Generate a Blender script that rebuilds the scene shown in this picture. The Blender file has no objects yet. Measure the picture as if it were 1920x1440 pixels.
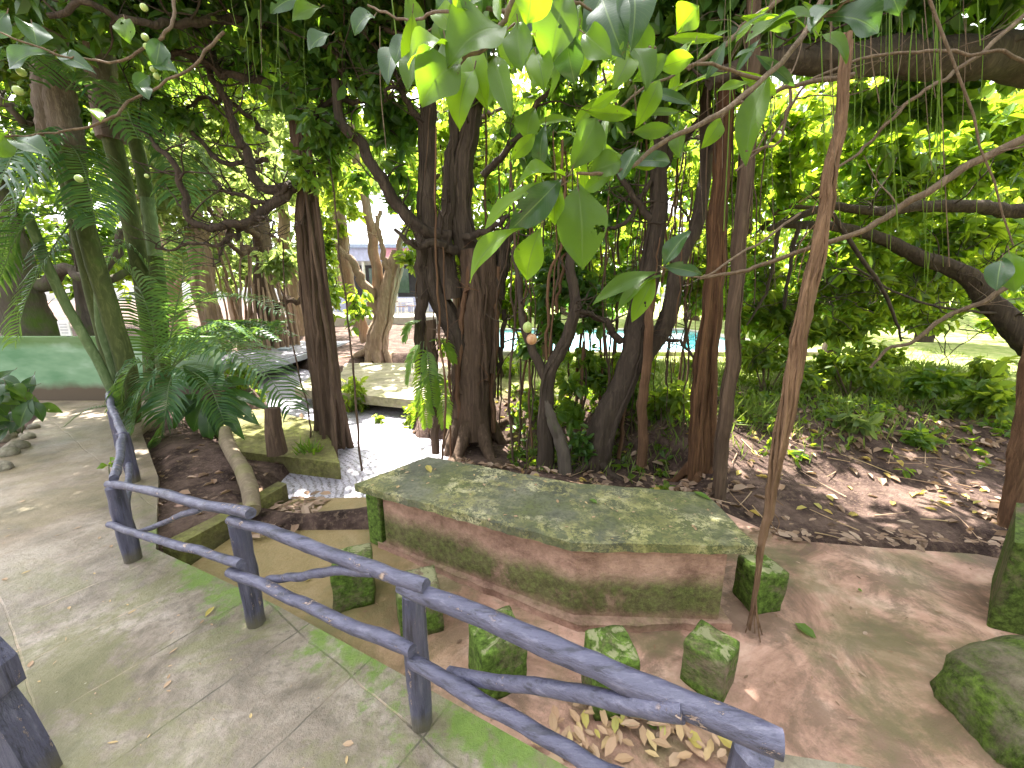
import bpy, math, random
import numpy as np
from mathutils import Vector, Matrix

# ------------------------------------------------------------------ camera, sky, sun, exposure
R = math.radians
C = bpy.context.scene.collection
SC = bpy.context.scene
F, PITCH, H = 721.0, R(13.0), 1.8
cam = bpy.data.objects.new('camera', bpy.data.cameras.new('camera'))
C.objects.link(cam)
cam.location = (0, 0, H)
cam.rotation_euler = (R(90) - PITCH, 0, 0)
cam.data.sensor_width = 36
cam.data.lens = 36 * F / 1920
cam.data.clip_start = 0.02
cam.data.clip_end = 600
SC.camera = cam

SUN_AZ, SUN_EL = R(-22), R(60)
W = bpy.data.worlds.new("World"); SC.world = W; W.use_nodes = True
nt = W.node_tree
bg = nt.nodes['Background']
sky = nt.nodes.new('ShaderNodeTexSky'); sky.sky_type = 'NISHITA'; sky.sun_disc = False
sky.sun_elevation = SUN_EL; sky.sun_rotation = SUN_AZ
sky.air_density = 1.0; sky.dust_density = 4.0; sky.ozone_density = 1.0
hs = nt.nodes.new('ShaderNodeHueSaturation'); hs.inputs['Saturation'].default_value = 0.15
nt.links.new(sky.outputs[0], hs.inputs['Color']); nt.links.new(hs.outputs[0], bg.inputs[0])
bg.inputs[1].default_value = 0.15
sl = bpy.data.lights.new('sun', 'SUN'); sl.energy = 5.0; sl.angle = R(0.5); sl.color = (1, .95, .86)
so = bpy.data.objects.new('sun', sl); C.objects.link(so)
sv = Vector((math.cos(SUN_EL) * math.sin(SUN_AZ), math.cos(SUN_EL) * math.cos(SUN_AZ), math.sin(SUN_EL)))
so.rotation_euler = sv.to_track_quat('Z', 'Y').to_euler()
SC.view_settings.view_transform = 'Standard'
SC.view_settings.look = 'None'
SC.view_settings.exposure = 2.75
SC.view_settings.gamma = 1.0
cy = SC.cycles
cy.use_denoising = True
cy.max_bounces = 6; cy.diffuse_bounces = 4; cy.glossy_bounces = 3; cy.transmission_bounces = 4; cy.transparent_max_bounces = 4
cy.caustics_reflective = False; cy.caustics_refractive = False
cy.sample_clamp_indirect = 6.0

# ------------------------------------------------------------------ pixel -> world helpers (for measuring the place)
cp, sp = math.cos(PITCH), math.sin(PITCH)
def ray(u, v):
    a, b = u - 960.0, v - 720.0
    return np.array([a, F * cp - b * sp, -F * sp - b * cp])
def D(u, v, Y):
    d = ray(u, v); return d * (Y / d[1]) + np.array([0, 0, H])
def G(u, v, z=0.0):
    d = ray(u, v); return d * ((z - H) / d[2]) + np.array([0, 0, H])

RNG = np.random.RandomState(7)
def rnd(a=0.0, b=1.0): return float(RNG.uniform(a, b))

# ------------------------------------------------------------------ numpy value noise
_T = np.random.RandomState(3).rand(256, 256)
def vnoise(x, y):
    x = np.asarray(x, float); y = np.asarray(y, float)
    xi = np.floor(x).astype(int); yi = np.floor(y).astype(int)
    fx = x - xi; fy = y - yi
    fx = fx * fx * (3 - 2 * fx); fy = fy * fy * (3 - 2 * fy)
    g = lambda a, b: _T[a & 255, b & 255]
    return (g(xi, yi) * (1 - fx) + g(xi + 1, yi) * fx) * (1 - fy) + (g(xi, yi + 1) * (1 - fx) + g(xi + 1, yi + 1) * fx) * fy
def fbm(x, y, o=4):
    s = 0; a = .5; t = 0
    for i in range(o):
        s = s + a * vnoise(x * 2 ** i + 17 * i, y * 2 ** i + 31 * i); t += a; a *= .5
    return s / t - .5
def SS(a, b, t):
    t = np.clip((t - a) / (b - a), 0, 1); return t * t * (3 - 2 * t)

# ------------------------------------------------------------------ objects
def tag(o, label, cat, group=None):
    o['label'] = label; o['category'] = cat
    if group: o['group'] = group
    return o
def thing(name, label, cat, loc=(0, 0, 0), group=None):
    o = bpy.data.objects.new(name, None); C.objects.link(o); o.location = loc
    o.empty_display_size = .1
    return tag(o, label, cat, group)
def link(name, me, parent=None):
    o = bpy.data.objects.new(name, me); C.objects.link(o)
    if parent is not None:
        o.parent = parent
        p = parent; off = Vector((0, 0, 0))
        while p is not None: off += p.location; p = p.parent
        o.matrix_parent_inverse = Matrix.Translation(-off)
    return o
def structure(o): o['kind'] = 'structure'; return o
def stuff(o): o['kind'] = 'stuff'; return o

def jag(P, step=.05, amp=.004):
    out = []; P = [np.array(p[:2], float) for p in P]
    for a, b in zip(P, P[1:] + P[:1]):
        n = max(1, int(np.linalg.norm(b - a) / step)); d = (b - a) / np.linalg.norm(b - a); nn = np.array([-d[1], d[0]])
        for i in range(n): out.append(a + (b - a) * i / n + (nn * RNG.normal() * amp if i else 0))
    return out
class MB:
    """collects vertices and faces, builds ONE mesh object"""
    def __init__(s): s.v = []; s.f = []; s.n = 0; s.uv = None; s.sm = []
    def add(s, v, f, m=0, smooth=True):
        v = np.asarray(v, float).reshape(-1, 3); f = np.asarray(f, int)
        if f.shape[1] == 3: f = np.hstack([f, -np.ones((len(f), 1), int) - s.n])
        s.v.append(v); s.f.append((f + s.n, m, smooth)); s.n += len(v)
    def mesh(s, name, mats, uv=None):
        me = bpy.data.meshes.new(name)
        V = np.vstack(s.v)
        me.vertices.add(len(V)); me.vertices.foreach_set('co', V.ravel())
        loops = []; starts = []; mi = []; sm = []; c = 0
        for f, m, smooth in s.f:
            tri = f[:, 3] < 0
            tot = np.where(tri, 3, 4)
            starts.append(c + np.concatenate([[0], np.cumsum(tot)[:-1]])); c += tot.sum()
            fl = f.ravel(); loops.append(fl[fl >= 0]); mi.append(np.full(len(f), m)); sm.append(np.full(len(f), smooth))
        L = np.concatenate(loops); S_ = np.concatenate(starts)
        me.loops.add(len(L)); me.loops.foreach_set('vertex_index', L)
        me.polygons.add(len(S_)); me.polygons.foreach_set('loop_start', S_)
        me.polygons.foreach_set('material_index', np.concatenate(mi)); me.polygons.foreach_set('use_smooth', np.concatenate(sm).astype(bool))
        if uv is not None:
            l = me.uv_layers.new(name='uv'); l.data.foreach_set('uv', np.asarray(uv)[L].ravel())
        for m in (mats if isinstance(mats, (list, tuple)) else [mats]): me.materials.append(m)
        me.update(calc_edges=True); me.validate()
        return me
    def build(s, name, mats, parent=None, uv=None):
        return link(name, s.mesh(name, mats, uv), parent)

    # ---- shapes
    def tube(s, pts, rad, seg=8, lobes=0.0, rough=0.0, m=0, cap=True, seed=0):
        P = np.asarray(pts, float); n = len(P)
        rad = np.broadcast_to(np.asarray(rad, float), (n,)) if np.ndim(rad) else np.full(n, rad)
        T = np.gradient(P, axis=0); T /= np.linalg.norm(T, axis=1)[:, None] + 1e-9
        a = np.array([1.0, 0, 0]) if abs(T[0][0]) < .8 else np.array([0, 1.0, 0])
        N = np.zeros((n, 3)); 
        x = a - T[0] * a.dot(T[0]); N[0] = x / np.linalg.norm(x)
        for i in range(1, n):
            x = N[i - 1] - T[i] * N[i - 1].dot(T[i]); N[i] = x / (np.linalg.norm(x) + 1e-9)
        B = np.cross(T, N)
        th = np.linspace(0, 2 * np.pi, seg, endpoint=False)
        rs = np.random.RandomState(seed + 11)
        k1, k2, k3 = 3 + rs.randint(3), 6 + rs.randint(4), 10 + rs.randint(4)
        ph = rs.rand(3) * 6
        ss = np.arange(n)[:, None] * .35
        mod = 1 + lobes * (.55 * np.cos(k1 * th + ph[0] + ss * .4) + .45 * np.cos(k2 * th + ph[1] - ss * .3) + .3 * np.cos(k3 * th + ph[2] + ss * .2))
        if rough: mod = mod + rough * (rs.rand(n, seg) - .5) * 2
        rr = rad[:, None] * mod
        V = P[:, None, :] + rr[..., None] * (np.cos(th)[None, :, None] * N[:, None, :] + np.sin(th)[None, :, None] * B[:, None, :])
        i = np.arange(n - 1)[:, None]; j = np.arange(seg)[None, :]; jn = (j + 1) % seg
        f = np.stack([i * seg + j, i * seg + jn, (i + 1) * seg + jn, (i + 1) * seg + j], -1).reshape(-1, 4)
        s.add(V.reshape(-1, 3), f, m)
        if cap:
            base = s.n - n * seg
            for e, fl in ((0, True), (n - 1, False)):
                ring = V[e]; c = P[e]
                tri = [[0, 1 + (q + 1) % seg, 1 + q] if fl else [0, 1 + q, 1 + (q + 1) % seg] for q in range(seg)]
                s.add(np.vstack([c[None], ring]), tri, m, False)
        return s
    def poly(s, pts, z0, z1, m=0):
        """prism over a simple (possibly concave) polygon"""
        from mathutils.geometry import tessellate_polygon
        pts = [tuple(p[:2]) for p in pts]
        area = sum(pts[i][0] * pts[(i + 1) % len(pts)][1] - pts[(i + 1) % len(pts)][0] * pts[i][1] for i in range(len(pts)))
        if area < 0: pts = pts[::-1]
        n = len(pts)
        tr = tessellate_polygon([[Vector((p[0], p[1], 0)) for p in pts]])
        top = np.array([[p[0], p[1], z1] for p in pts]); bot = np.array([[p[0], p[1], z0] for p in pts])
        tris = []
        for t in tr:
            a, b, c = [np.array(pts[k]) for k in t]
            e1, e2 = b - a, c - a
            cr = e1[0] * e2[1] - e1[1] * e2[0]
            tris.append(list(t) if cr > 0 else [t[0], t[2], t[1]])
        s.add(top, tris, m, False); s.add(bot, [[t[0], t[2], t[1]] for t in tris], m, False)
        q = [[i, (i + 1) % n, n + (i + 1) % n, n + i] for i in range(n)]
        s.add(np.vstack([bot, top]), q, m, False)
        return s
    def box(s, c, d, rz=0.0, m=0):
        x, y, z = np.array(d) / 2.0
        v = np.array([[-x, -y, -z], [x, -y, -z], [x, y, -z], [-x, y, -z], [-x, -y, z], [x, -y, z], [x, y, z], [-x, y, z]])
        ca, sa = math.cos(rz), math.sin(rz)
        v = v @ np.array([[ca, sa, 0], [-sa, ca, 0], [0, 0, 1]]) + np.array(c)
        s.add(v, [[0, 3, 2, 1], [4, 5, 6, 7], [0, 1, 5, 4], [1, 2, 6, 5], [2, 3, 7, 6], [3, 0, 4, 7]], m, False)
        return s
    def leaves(s, pos, dirs, ups, size, asp=.45, m=0, curl=.12, fold=.18):
        """many six-point folded leaves (two quads each)"""
        pos = np.asarray(pos, float); d = np.asarray(dirs, float); u = np.asarray(ups, float)
        d = d / (np.linalg.norm(d, axis=1)[:, None] + 1e-9)
        r = np.cross(d, u); r /= (np.linalg.norm(r, axis=1)[:, None] + 1e-9); u = np.cross(r, d)
        size = np.broadcast_to(np.asarray(size, float), (len(pos),))[:, None]
        w = size * asp * .5
        T = [(0, 0, 0), (.3, 1, .0), (.68, .92, 0), (1, 0, 0), (.68, -.92, 0), (.3, -1, 0)]
        V = np.empty((len(pos), 6, 3))
        for k, (a, b, _) in enumerate(T):
            lift = fold * abs(b) - curl * a * a * 2
            V[:, k] = pos + d * size * a + r * w * b + u * (size * asp * lift)
        i = np.arange(len(pos))[:, None] * 6
        f = np.concatenate([i + np.array([[0, 1, 2, 3]]), i + np.array([[0, 3, 4, 5]])])
        s.add(V.reshape(-1, 3), f, m, False)
        return s

def bevel(o, w, seg=2):
    b = o.modifiers.new('bevel', 'BEVEL'); b.width = w; b.segments = seg; b.limit_method = 'ANGLE'; b.angle_limit = R(40)
    return o

def rand_dirs(n):
    v = RNG.normal(size=(n, 3)); return v / np.linalg.norm(v, axis=1)[:, None]

# ------------------------------------------------------------------ materials
class Mt:
    def __init__(s, name):
        s.m = bpy.data.materials.new(name); s.m.use_nodes = True
        s.nt = s.m.node_tree; s.b = s.nt.nodes['Principled BSDF']; s.out = s.nt.nodes['Material Output']
        s.co = s.nt.nodes.new('ShaderNodeTexCoord').outputs['Object']
    def n(s, t): return s.nt.nodes.new(t)
    def l(s, a, b): s.nt.links.new(a, b)
    def val(s, sock, v):
        if hasattr(v, 'is_output') or hasattr(v, 'links'): s.l(v, sock)
        else: sock.default_value = v
    def map(s, sc=(1, 1, 1), rot=(0, 0, 0), co=None):
        k = s.n('ShaderNodeMapping'); k.inputs['Scale'].default_value = sc; k.inputs['Rotation'].default_value = rot
        s.l(co or s.co, k.inputs['Vector']); return k.outputs[0]
    def noise(s, sc, det=4, rough=.55, co=None, dist=0.0):
        k = s.n('ShaderNodeTexNoise'); k.inputs['Scale'].default_value = sc; k.inputs['Detail'].default_value = det
        k.inputs['Roughness'].default_value = rough; k.inputs['Distortion'].default_value = dist
        s.l(co or s.co, k.inputs['Vector']); return k.outputs['Fac']
    def vor(s, sc, co=None, feat='F1'):
        k = s.n('ShaderNodeTexVoronoi'); k.inputs['Scale'].default_value = sc; k.feature = feat
        s.l(co or s.co, k.inputs['Vector']); return k.outputs['Distance']
    def ramp(s, fac, stops):
        k = s.n('ShaderNodeValToRGB'); e = k.color_ramp.elements
        while len(e) < len(stops): e.new(.5)
        for q, (p, c) in zip(e, stops):
            q.position = p; q.color = (c, c, c, 1) if np.isscalar(c) else (*c, 1)
        s.l(fac, k.inputs[0]); return k.outputs[0]
    def mix(s, fac, a, b):
        k = s.n('ShaderNodeMix'); k.data_type = 'RGBA'
        s.val(k.inputs[0], fac)
        for i, x in ((6, a), (7, b)):
            s.val(k.inputs[i], x if hasattr(x, 'links') else (*x, 1))
        return k.outputs[2]
    def math(s, op, a, b=0.0):
        k = s.n('ShaderNodeMath'); k.operation = op; s.val(k.inputs[0], a); s.val(k.inputs[1], b); return k.outputs[0]
    def sep(s, co=None):
        k = s.n('ShaderNodeSeparateXYZ'); s.l(co or s.co, k.inputs[0]); return k.outputs
    def normal(s):
        return s.n('ShaderNodeNewGeometry').outputs['Normal']
    def island(s): return s.n('ShaderNodeNewGeometry').outputs['Random Per Island']
    def bump(s, h, st=.3, dist=.02):
        k = s.n('ShaderNodeBump'); k.inputs['Strength'].default_value = st; k.inputs['Distance'].default_value = dist
        s.l(h, k.inputs['Height']); s.l(k.outputs[0], s.b.inputs['Normal']); return k.outputs[0]
    def fin(s, col, rough=.8, spec=.3):
        s.val(s.b.inputs['Base Color'], col if hasattr(col, 'links') else (*col, 1)); s.val(s.b.inputs['Roughness'], rough)
        s.b.inputs['Specular IOR Level'].default_value = spec
        return s.m
    def translucent(s, col, fac):
        t = s.n('ShaderNodeBsdfTranslucent'); s.val(t.inputs[0], col if hasattr(col, 'links') else (*col, 1))
        x = s.n('ShaderNodeMixShader'); x.inputs[0].default_value = fac
        s.l(s.b.outputs[0], x.inputs[1]); s.l(t.outputs[0], x.inputs[2]); s.l(x.outputs[0], s.out.inputs[0])

def leafmat(name, cols, trans, fac=.45, rough=.35, spec=.5):
    k = Mt(name); i = k.island()
    c = k.ramp(i, [(q / max(1, len(cols) - 1), x) for q, x in enumerate(cols)])
    nz = k.noise(18, 2)
    c = k.mix(k.math('MULTIPLY', nz, .35), c, tuple(np.array(cols[0]) * 1.6))
    k.translucent(k.ramp(i, [(0, trans[0]), (1, trans[1])]), fac)
    return k.fin(c, rough, spec)

def barkmat(name, c1, c2, sc=6, stretch=.12, moss=0.0, mossc=(.07, .11, .02), bump=.5):
    k = Mt(name)
    a = k.noise(sc * 3, 6, .65, k.map((1, 1, stretch)), 1.0)
    b = k.noise(sc * .5, 3, .6)
    c = k.ramp(a, [(.3, tuple(np.array(c1) * .55)), (.5, c1), (.72, c2)])
    c = k.mix(k.math('MULTIPLY', b, .5), c, tuple(np.array(c2) * 1.15))
    if moss:
        g = k.ramp(k.noise(sc * .35, 5, .6), [(.62 - moss * .3, 0.0), (.7, 1.0)])
        c = k.mix(g, c, mossc)
    h = k.math('ADD', a, k.math('MULTIPLY', k.noise(sc * 9, 3, .6, k.map((1, 1, stretch * 2))), .4))
    k.bump(h, bump, .03)
    return k.fin(c, .88, .2)

M = {}
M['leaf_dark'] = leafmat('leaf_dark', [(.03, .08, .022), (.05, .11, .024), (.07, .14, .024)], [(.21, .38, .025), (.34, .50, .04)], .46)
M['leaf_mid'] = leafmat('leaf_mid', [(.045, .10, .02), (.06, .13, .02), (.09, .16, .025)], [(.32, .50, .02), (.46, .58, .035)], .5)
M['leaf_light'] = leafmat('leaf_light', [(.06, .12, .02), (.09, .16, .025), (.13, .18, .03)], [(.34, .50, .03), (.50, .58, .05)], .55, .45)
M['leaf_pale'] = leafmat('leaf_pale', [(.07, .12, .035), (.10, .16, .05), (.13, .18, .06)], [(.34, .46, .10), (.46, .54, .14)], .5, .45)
M['palm_leaf'] = leafmat('palm_leaf', [(.025, .075, .035), (.04, .105, .04), (.06, .13, .035)], [(.15, .30, .04), (.26, .42, .05)], .36, .42, .35)
M['fern_leaf'] = leafmat('fern_leaf', [(.05, .12, .02), (.08, .16, .02)], [(.25, .42, .02), (.35, .5, .03)], .45, .5)
M['dead_leaf'] = leafmat('dead_leaf', [(.12, .075, .05), (.30, .20, .14), (.46, .34, .26), (.20, .125, .08), (.38, .25, .17)], [(.20, .12, .06), (.3, .2, .08)], .2, .6, .3)
M['tan_leaf'] = leafmat('tan_leaf', [(.34, .22, .13), (.50, .36, .25), (.42, .26, .17), (.55, .42, .2)], [(.20, .12, .06), (.3, .2, .08)], .2, .6, .3)
M['yellow_leaf'] = leafmat('yellow_leaf', [(.40, .28, .07), (.46, .38, .11), (.36, .38, .13)], [(.4, .3, .04), (.5, .4, .06)], .3, .5, .3)
M['grass_blade'] = leafmat('grass_blade', [(.09, .15, .03), (.14, .20, .04), (.20, .22, .07)], [(.25, .36, .05), (.36, .42, .08)], .35, .6, .3)
M['bark_dark'] = barkmat('bark_dark', (.035, .026, .02), (.095, .07, .052), 6, .10, bump=.9)
M['bark_brown'] = barkmat('bark_brown', (.055, .036, .025), (.15, .10, .068), 7, .06, bump=.9)
M['bark_red'] = barkmat('bark_red', (.085, .045, .027), (.22, .125, .07), 9, .06, bump=.9)
M['root_tan'] = barkmat('root_tan', (.13, .075, .045), (.32, .20, .125), 10, .07, bump=1.0)
M['bark_rust'] = barkmat('bark_rust', (.055, .028, .016), (.18, .092, .045), 7, .05, bump=1.0)
M['bark_pale'] = barkmat('bark_pale', (.20, .13, .09), (.38, .28, .20), 5, .10)
M['bark_grey'] = barkmat('bark_grey', (.07, .058, .047), (.13, .105, .085), 4, .15, .3)
M['twig'] = barkmat('twig', (.095, .066, .046), (.22, .16, .11), 14, .3)
M['palm_stem'] = barkmat('palm_stem', (.045, .06, .02), (.12, .14, .05), 5, .35, .2, (.06, .10, .02), .25)
M['palm_green'] = barkmat('palm_green', (.08, .13, .05), (.20, .25, .13), 5, .35, 0, bump=.15)
M['husk'] = barkmat('husk', (.09, .065, .05), (.26, .21, .17), 12, .06)

def fruitmat():
    k = Mt('fruit'); c = k.ramp(k.noise(60, 3), [(.35, (.22, .32, .08)), (.7, (.42, .48, .18))])
    return k.fin(c, .5, .4)
M['fruit'] = fruitmat()
def fruit2():
    k = Mt('fruit_ripe'); c = k.ramp(k.noise(60, 3), [(.35, (.34, .16, .08)), (.7, (.5, .32, .18))])
    return k.fin(c, .5, .4)
M['fruit_ripe'] = fruit2()

FA = math.atan2(-.54, 1.05)          # heading of the fence in the ground plane
def pathmat():
    k = Mt('path_concrete')
    base = k.ramp(k.noise(1.9, 8, .72, dist=.6), [(.36, (.10, .078, .058)), (.46, (.20, .16, .125)), (.55, (.285, .235, .195)), (.66, (.41, .35, .30))])
    fine = k.noise(22, 6, .7)
    base = k.mix(k.ramp(fine, [(.36, .7), (.52, 0.0)]), base, (.12, .10, .075))
    co = k.map((1, 1, 1), (0, 0, .576))
    w = k.n('ShaderNodeTexBrick'); w.inputs['Scale'].default_value = 1.0
    w.inputs['Brick Width'].default_value = .48; w.inputs['Row Height'].default_value = .86; w.inputs['Mortar Size'].default_value = .005; w.inputs['Mortar Smooth'].default_value = .3; w.offset = .0
    dn = k.n('ShaderNodeVectorMath'); dn.operation = 'ADD'
    nz = k.n('ShaderNodeTexNoise'); nz.inputs['Scale'].default_value = 2.5; nz.inputs['Detail'].default_value = 3; k.l(k.co, nz.inputs['Vector'])
    sc = k.n('ShaderNodeVectorMath'); sc.operation = 'SCALE'; sc.inputs['Scale'].default_value = .05; k.l(nz.outputs['Color'], sc.inputs[0])
    k.l(co, dn.inputs[0]); k.l(sc.outputs[0], dn.inputs[1]); k.l(dn.outputs[0], w.inputs['Vector'])
    joint = w.outputs['Fac']
    broken = k.math('MULTIPLY', joint, k.ramp(k.noise(2.6, 4), [(.40, 0.15), (.48, 1.0)]))
    jc = k.ramp(k.noise(.9, 2), [(.47, (.07, .06, .045)), (.53, (.42, .32, .25))])
    base = k.mix(k.math('MULTIPLY', broken, .9), base, jc)
    # moss and algae stains
    g1 = k.ramp(k.noise(1.1, 8, .74, dist=.6), [(.47, 0.0), (.56, .9)])
    base = k.mix(k.math('MULTIPLY', g1, .75), base, k.mix(k.noise(5, 4), (.10, .105, .035), (.21, .20, .085)))
    xyz = k.sep()
    # moss band along the kerb: distance from fence line
    d = k.math('ADD', k.math('MULTIPLY', k.math('SUBTRACT', xyz[0], -2.65), .457), k.math('MULTIPLY', k.math('SUBTRACT', xyz[1], 2.34), .889))
    d = k.math('ADD', d, k.math('MULTIPLY', k.math('SUBTRACT', k.noise(3.2, 9, .75), .5), 1.5))
    band = k.math('MULTIPLY', k.ramp(d, [(.06, 0.0), (.2, 1.0)]), k.math('MULTIPLY', k.ramp(k.math('ADD', xyz[0], 3.2), [(.2, 0.0), (.5, 1.0)]), k.ramp(k.math('ADD', xyz[0], 0.0), [(.45, 1.0), (.75, .12)])))
    base = k.mix(k.math('MULTIPLY', band, k.ramp(k.noise(3.0, 4), [(.40, 0.0), (.50, .9)])), base, k.mix(k.noise(14, 6, .7), (.05, .10, .012), (.19, .30, .04)))
    base = k.mix(k.ramp(k.math('MULTIPLY', k.math('ADD', xyz[0], 2.6), -.5), [(.0, 0.0), (.6, .6)]), base, k.ramp(k.noise(1.8, 8, .72), [(.38, (.12, .088, .055)), (.5, (.225, .165, .11)), (.62, (.34, .26, .18))]))
    specks = k.ramp(k.vor(16, k.map((1, 1, 1), (0, 0, .5))), [(.0, 1.0), (.10, .0)])
    base = k.mix(k.math('MULTIPLY', specks, k.ramp(k.noise(1.3, 3), [(.48, 0.0), (.6, .8)])), base, (.55, .48, .38))
    h = k.math('SUBTRACT', k.math('ADD', k.math('MULTIPLY', fine, .5), k.noise(5, 4)), k.math('MULTIPLY', broken, .8))
    k.bump(k.math('ADD', h, k.math('MULTIPLY', k.noise(70, 4, .8), .5)), .6, .02)
    return k.fin(base, k.ramp(k.noise(1.1, 5), [(.42, .28), (.58, .7)]), .5)
M['path'] = pathmat()

def patiomat():
    k = Mt('patio_floor')
    base = k.ramp(k.noise(1.3, 7, .68, dist=1.2), [(.36, (.15, .086, .06)), (.45, (.31, .178, .128)), (.53, (.455, .272, .205)), (.64, (.60, .40, .318))])
    dk = k.ramp(k.noise(2.2, 8, .74, dist=.5), [(.49, 0.0), (.58, .7)])
    base = k.mix(dk, base, (.135, .088, .058))
    xyz = k.sep()
    left = k.ramp(k.math('ADD', k.math('MULTIPLY', xyz[0], -.5), k.math('MULTIPLY', k.noise(1.5, 4), 1.0)), [(.55, 0.0), (1.1, .8)])
    base = k.mix(left, base, (.21, .165, .06))
    g = k.ramp(k.noise(1.7, 6, .68), [(.5, 0.0), (.62, .6)])
    base = k.mix(g, base, (.13, .125, .05))
    h = k.math('ADD', k.noise(7, 8, .7), k.math('MULTIPLY', k.noise(45, 5, .75), .4))
    k.bump(h, .7, .025)
    return k.fin(base, k.ramp(k.noise(1.5, 4), [(.35, .4), (.65, .75)]), .4)
M['patio'] = patiomat()

def mosscon(name, base1, base2, mossc, lo, hi, top=0.0, topc=(.5, .46, .25), zlo=-9, zhi=9, up=0.0, sc=3.0):
    """plaster/concrete with moss patches; lichen on upward faces"""
    k = Mt(name)
    b = k.ramp(k.noise(sc * 1.6, 9, .75), [(.36, tuple(np.array(base1) * .7)), (.5, tuple((np.array(base1) + np.array(base2)) / 2)), (.62, tuple(np.array(base2) * 1.1))])
    nz = k.noise(sc * .8, 9, .76, dist=.4)
    g = k.ramp(nz, [(lo, 0.0), (hi, 1.0)])
    if zlo > -9:
        z = k.math('ADD', k.sep()[2], k.math('MULTIPLY', k.math('SUBTRACT', k.noise(2.2, 5, .65), .5), .22))
        g2 = k.math('MULTIPLY', k.ramp(z, [(0, 0.0), (1, 1.0)]), 1.0)
        rp = k.n('ShaderNodeMapRange'); k.l(z, rp.inputs[0]); rp.inputs[1].default_value = zlo; rp.inputs[2].default_value = zlo + .08
        rq = k.n('ShaderNodeMapRange'); k.l(z, rq.inputs[0]); rq.inputs[1].default_value = zhi + .10; rq.inputs[2].default_value = zhi - .02
        g = k.math('MULTIPLY', k.math('MULTIPLY', g, .8), k.math('MULTIPLY', rp.outputs[0], rq.outputs[0]))
    mc = k.ramp(k.noise(sc * 9, 8, .75), [(.36, tuple(np.array(mossc) * .35)), (.5, mossc), (.64, tuple(np.array(mossc) * 1.9))])
    b = k.mix(g, b, mc)
    if top:
        nzv = k.sep(k.normal())[2]
        t = k.math('MULTIPLY', k.ramp(nzv, [(.6, 0.0), (.9, 1.0)]), k.ramp(k.noise(sc * 3, 6, .7, dist=.8), [(.5, 0.0), (.56, top)]))
        b = k.mix(t, b, topc)
    k.bump(k.math('ADD', k.math('ADD', k.noise(sc * 4, 9, .75), k.math('MULTIPLY', k.noise(sc * 20, 4, .7), .5)), k.math('MULTIPLY', g, .5)), .9, .03)
    return k.fin(b, .88, .2)
M['pedestal'] = mosscon('pedestal_plaster', (.33, .19, .145), (.54, .34, .265), (.085, .12, .026), .32, .46, zlo=-.12, zhi=.12)
M['stool'] = mosscon('stool_concrete', (.20, .15, .105), (.33, .245, .18), (.10, .16, .028), .36, .50, .9, (.34, .34, .19))
M['stone_moss'] = mosscon('stone_moss', (.15, .12, .08), (.26, .22, .16), (.085, .13, .02), .36, .50, 0)
M['block_moss'] = mosscon('block_moss', (.14, .10, .07), (.24, .17, .12), (.075, .11, .02), .34, .5, 0)
M['ledge'] = mosscon('ledge_concrete', (.10, .085, .04), (.19, .165, .08), (.17, .18, .045), .40, .65, 0, sc=1.5)
M['slab'] = mosscon('bridge_concrete', (.28, .25, .17), (.42, .37, .27), (.20, .21, .08), .46, .68, 0, sc=1.2)

def tabletop():
    k = Mt('table_slab')
    b = k.ramp(k.noise(2.6, 8, .7), [(.34, (.065, .068, .05)), (.5, (.115, .118, .085)), (.64, (.185, .18, .13))])
    g = k.ramp(k.noise(1.5, 6, .66), [(.43, 0.0), (.58, .85)])
    b = k.mix(g, b, k.mix(k.noise(7, 5), (.075, .085, .03), (.15, .165, .055)))
    b = k.mix(k.ramp(k.noise(45, 4, .7), [(.40, .5), (.52, 0.0)]), b, (.05, .05, .035))
    gate = k.ramp(k.noise(1.7, 5, .65), [(.44, 0.0), (.54, 1.0)])
    n1 = k.noise(11, 9, .8, dist=.3)
    crust = k.ramp(n1, [(.50, 0.0), (.53, .85), (.60, .55)])
    n2 = k.noise(6, 7, .75)
    edge = k.ramp(k.math('ABSOLUTE', k.math('SUBTRACT', n2, .5)), [(.0, .9), (.02, 0.0)])
    m = k.math('MULTIPLY', k.math('MAXIMUM', crust, edge), gate)
    m = k.math('MULTIPLY', m, k.ramp(k.noise(60, 3, .7), [(.36, .35), (.5, 1.0)]))
    lc = k.ramp(k.noise(4, 5, .7), [(.38, (.20, .19, .07)), (.5, (.40, .37, .15)), (.62, (.66, .60, .38))])
    b = k.mix(m, b, lc)
    k.bump(k.math('ADD', k.noise(20, 7, .75), k.math('MULTIPLY', m, .8)), .5, .012)
    return k.fin(b, k.ramp(k.noise(3, 4), [(.4, .5), (.6, .8)]), .35)
M['table_slab'] = tabletop()

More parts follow.
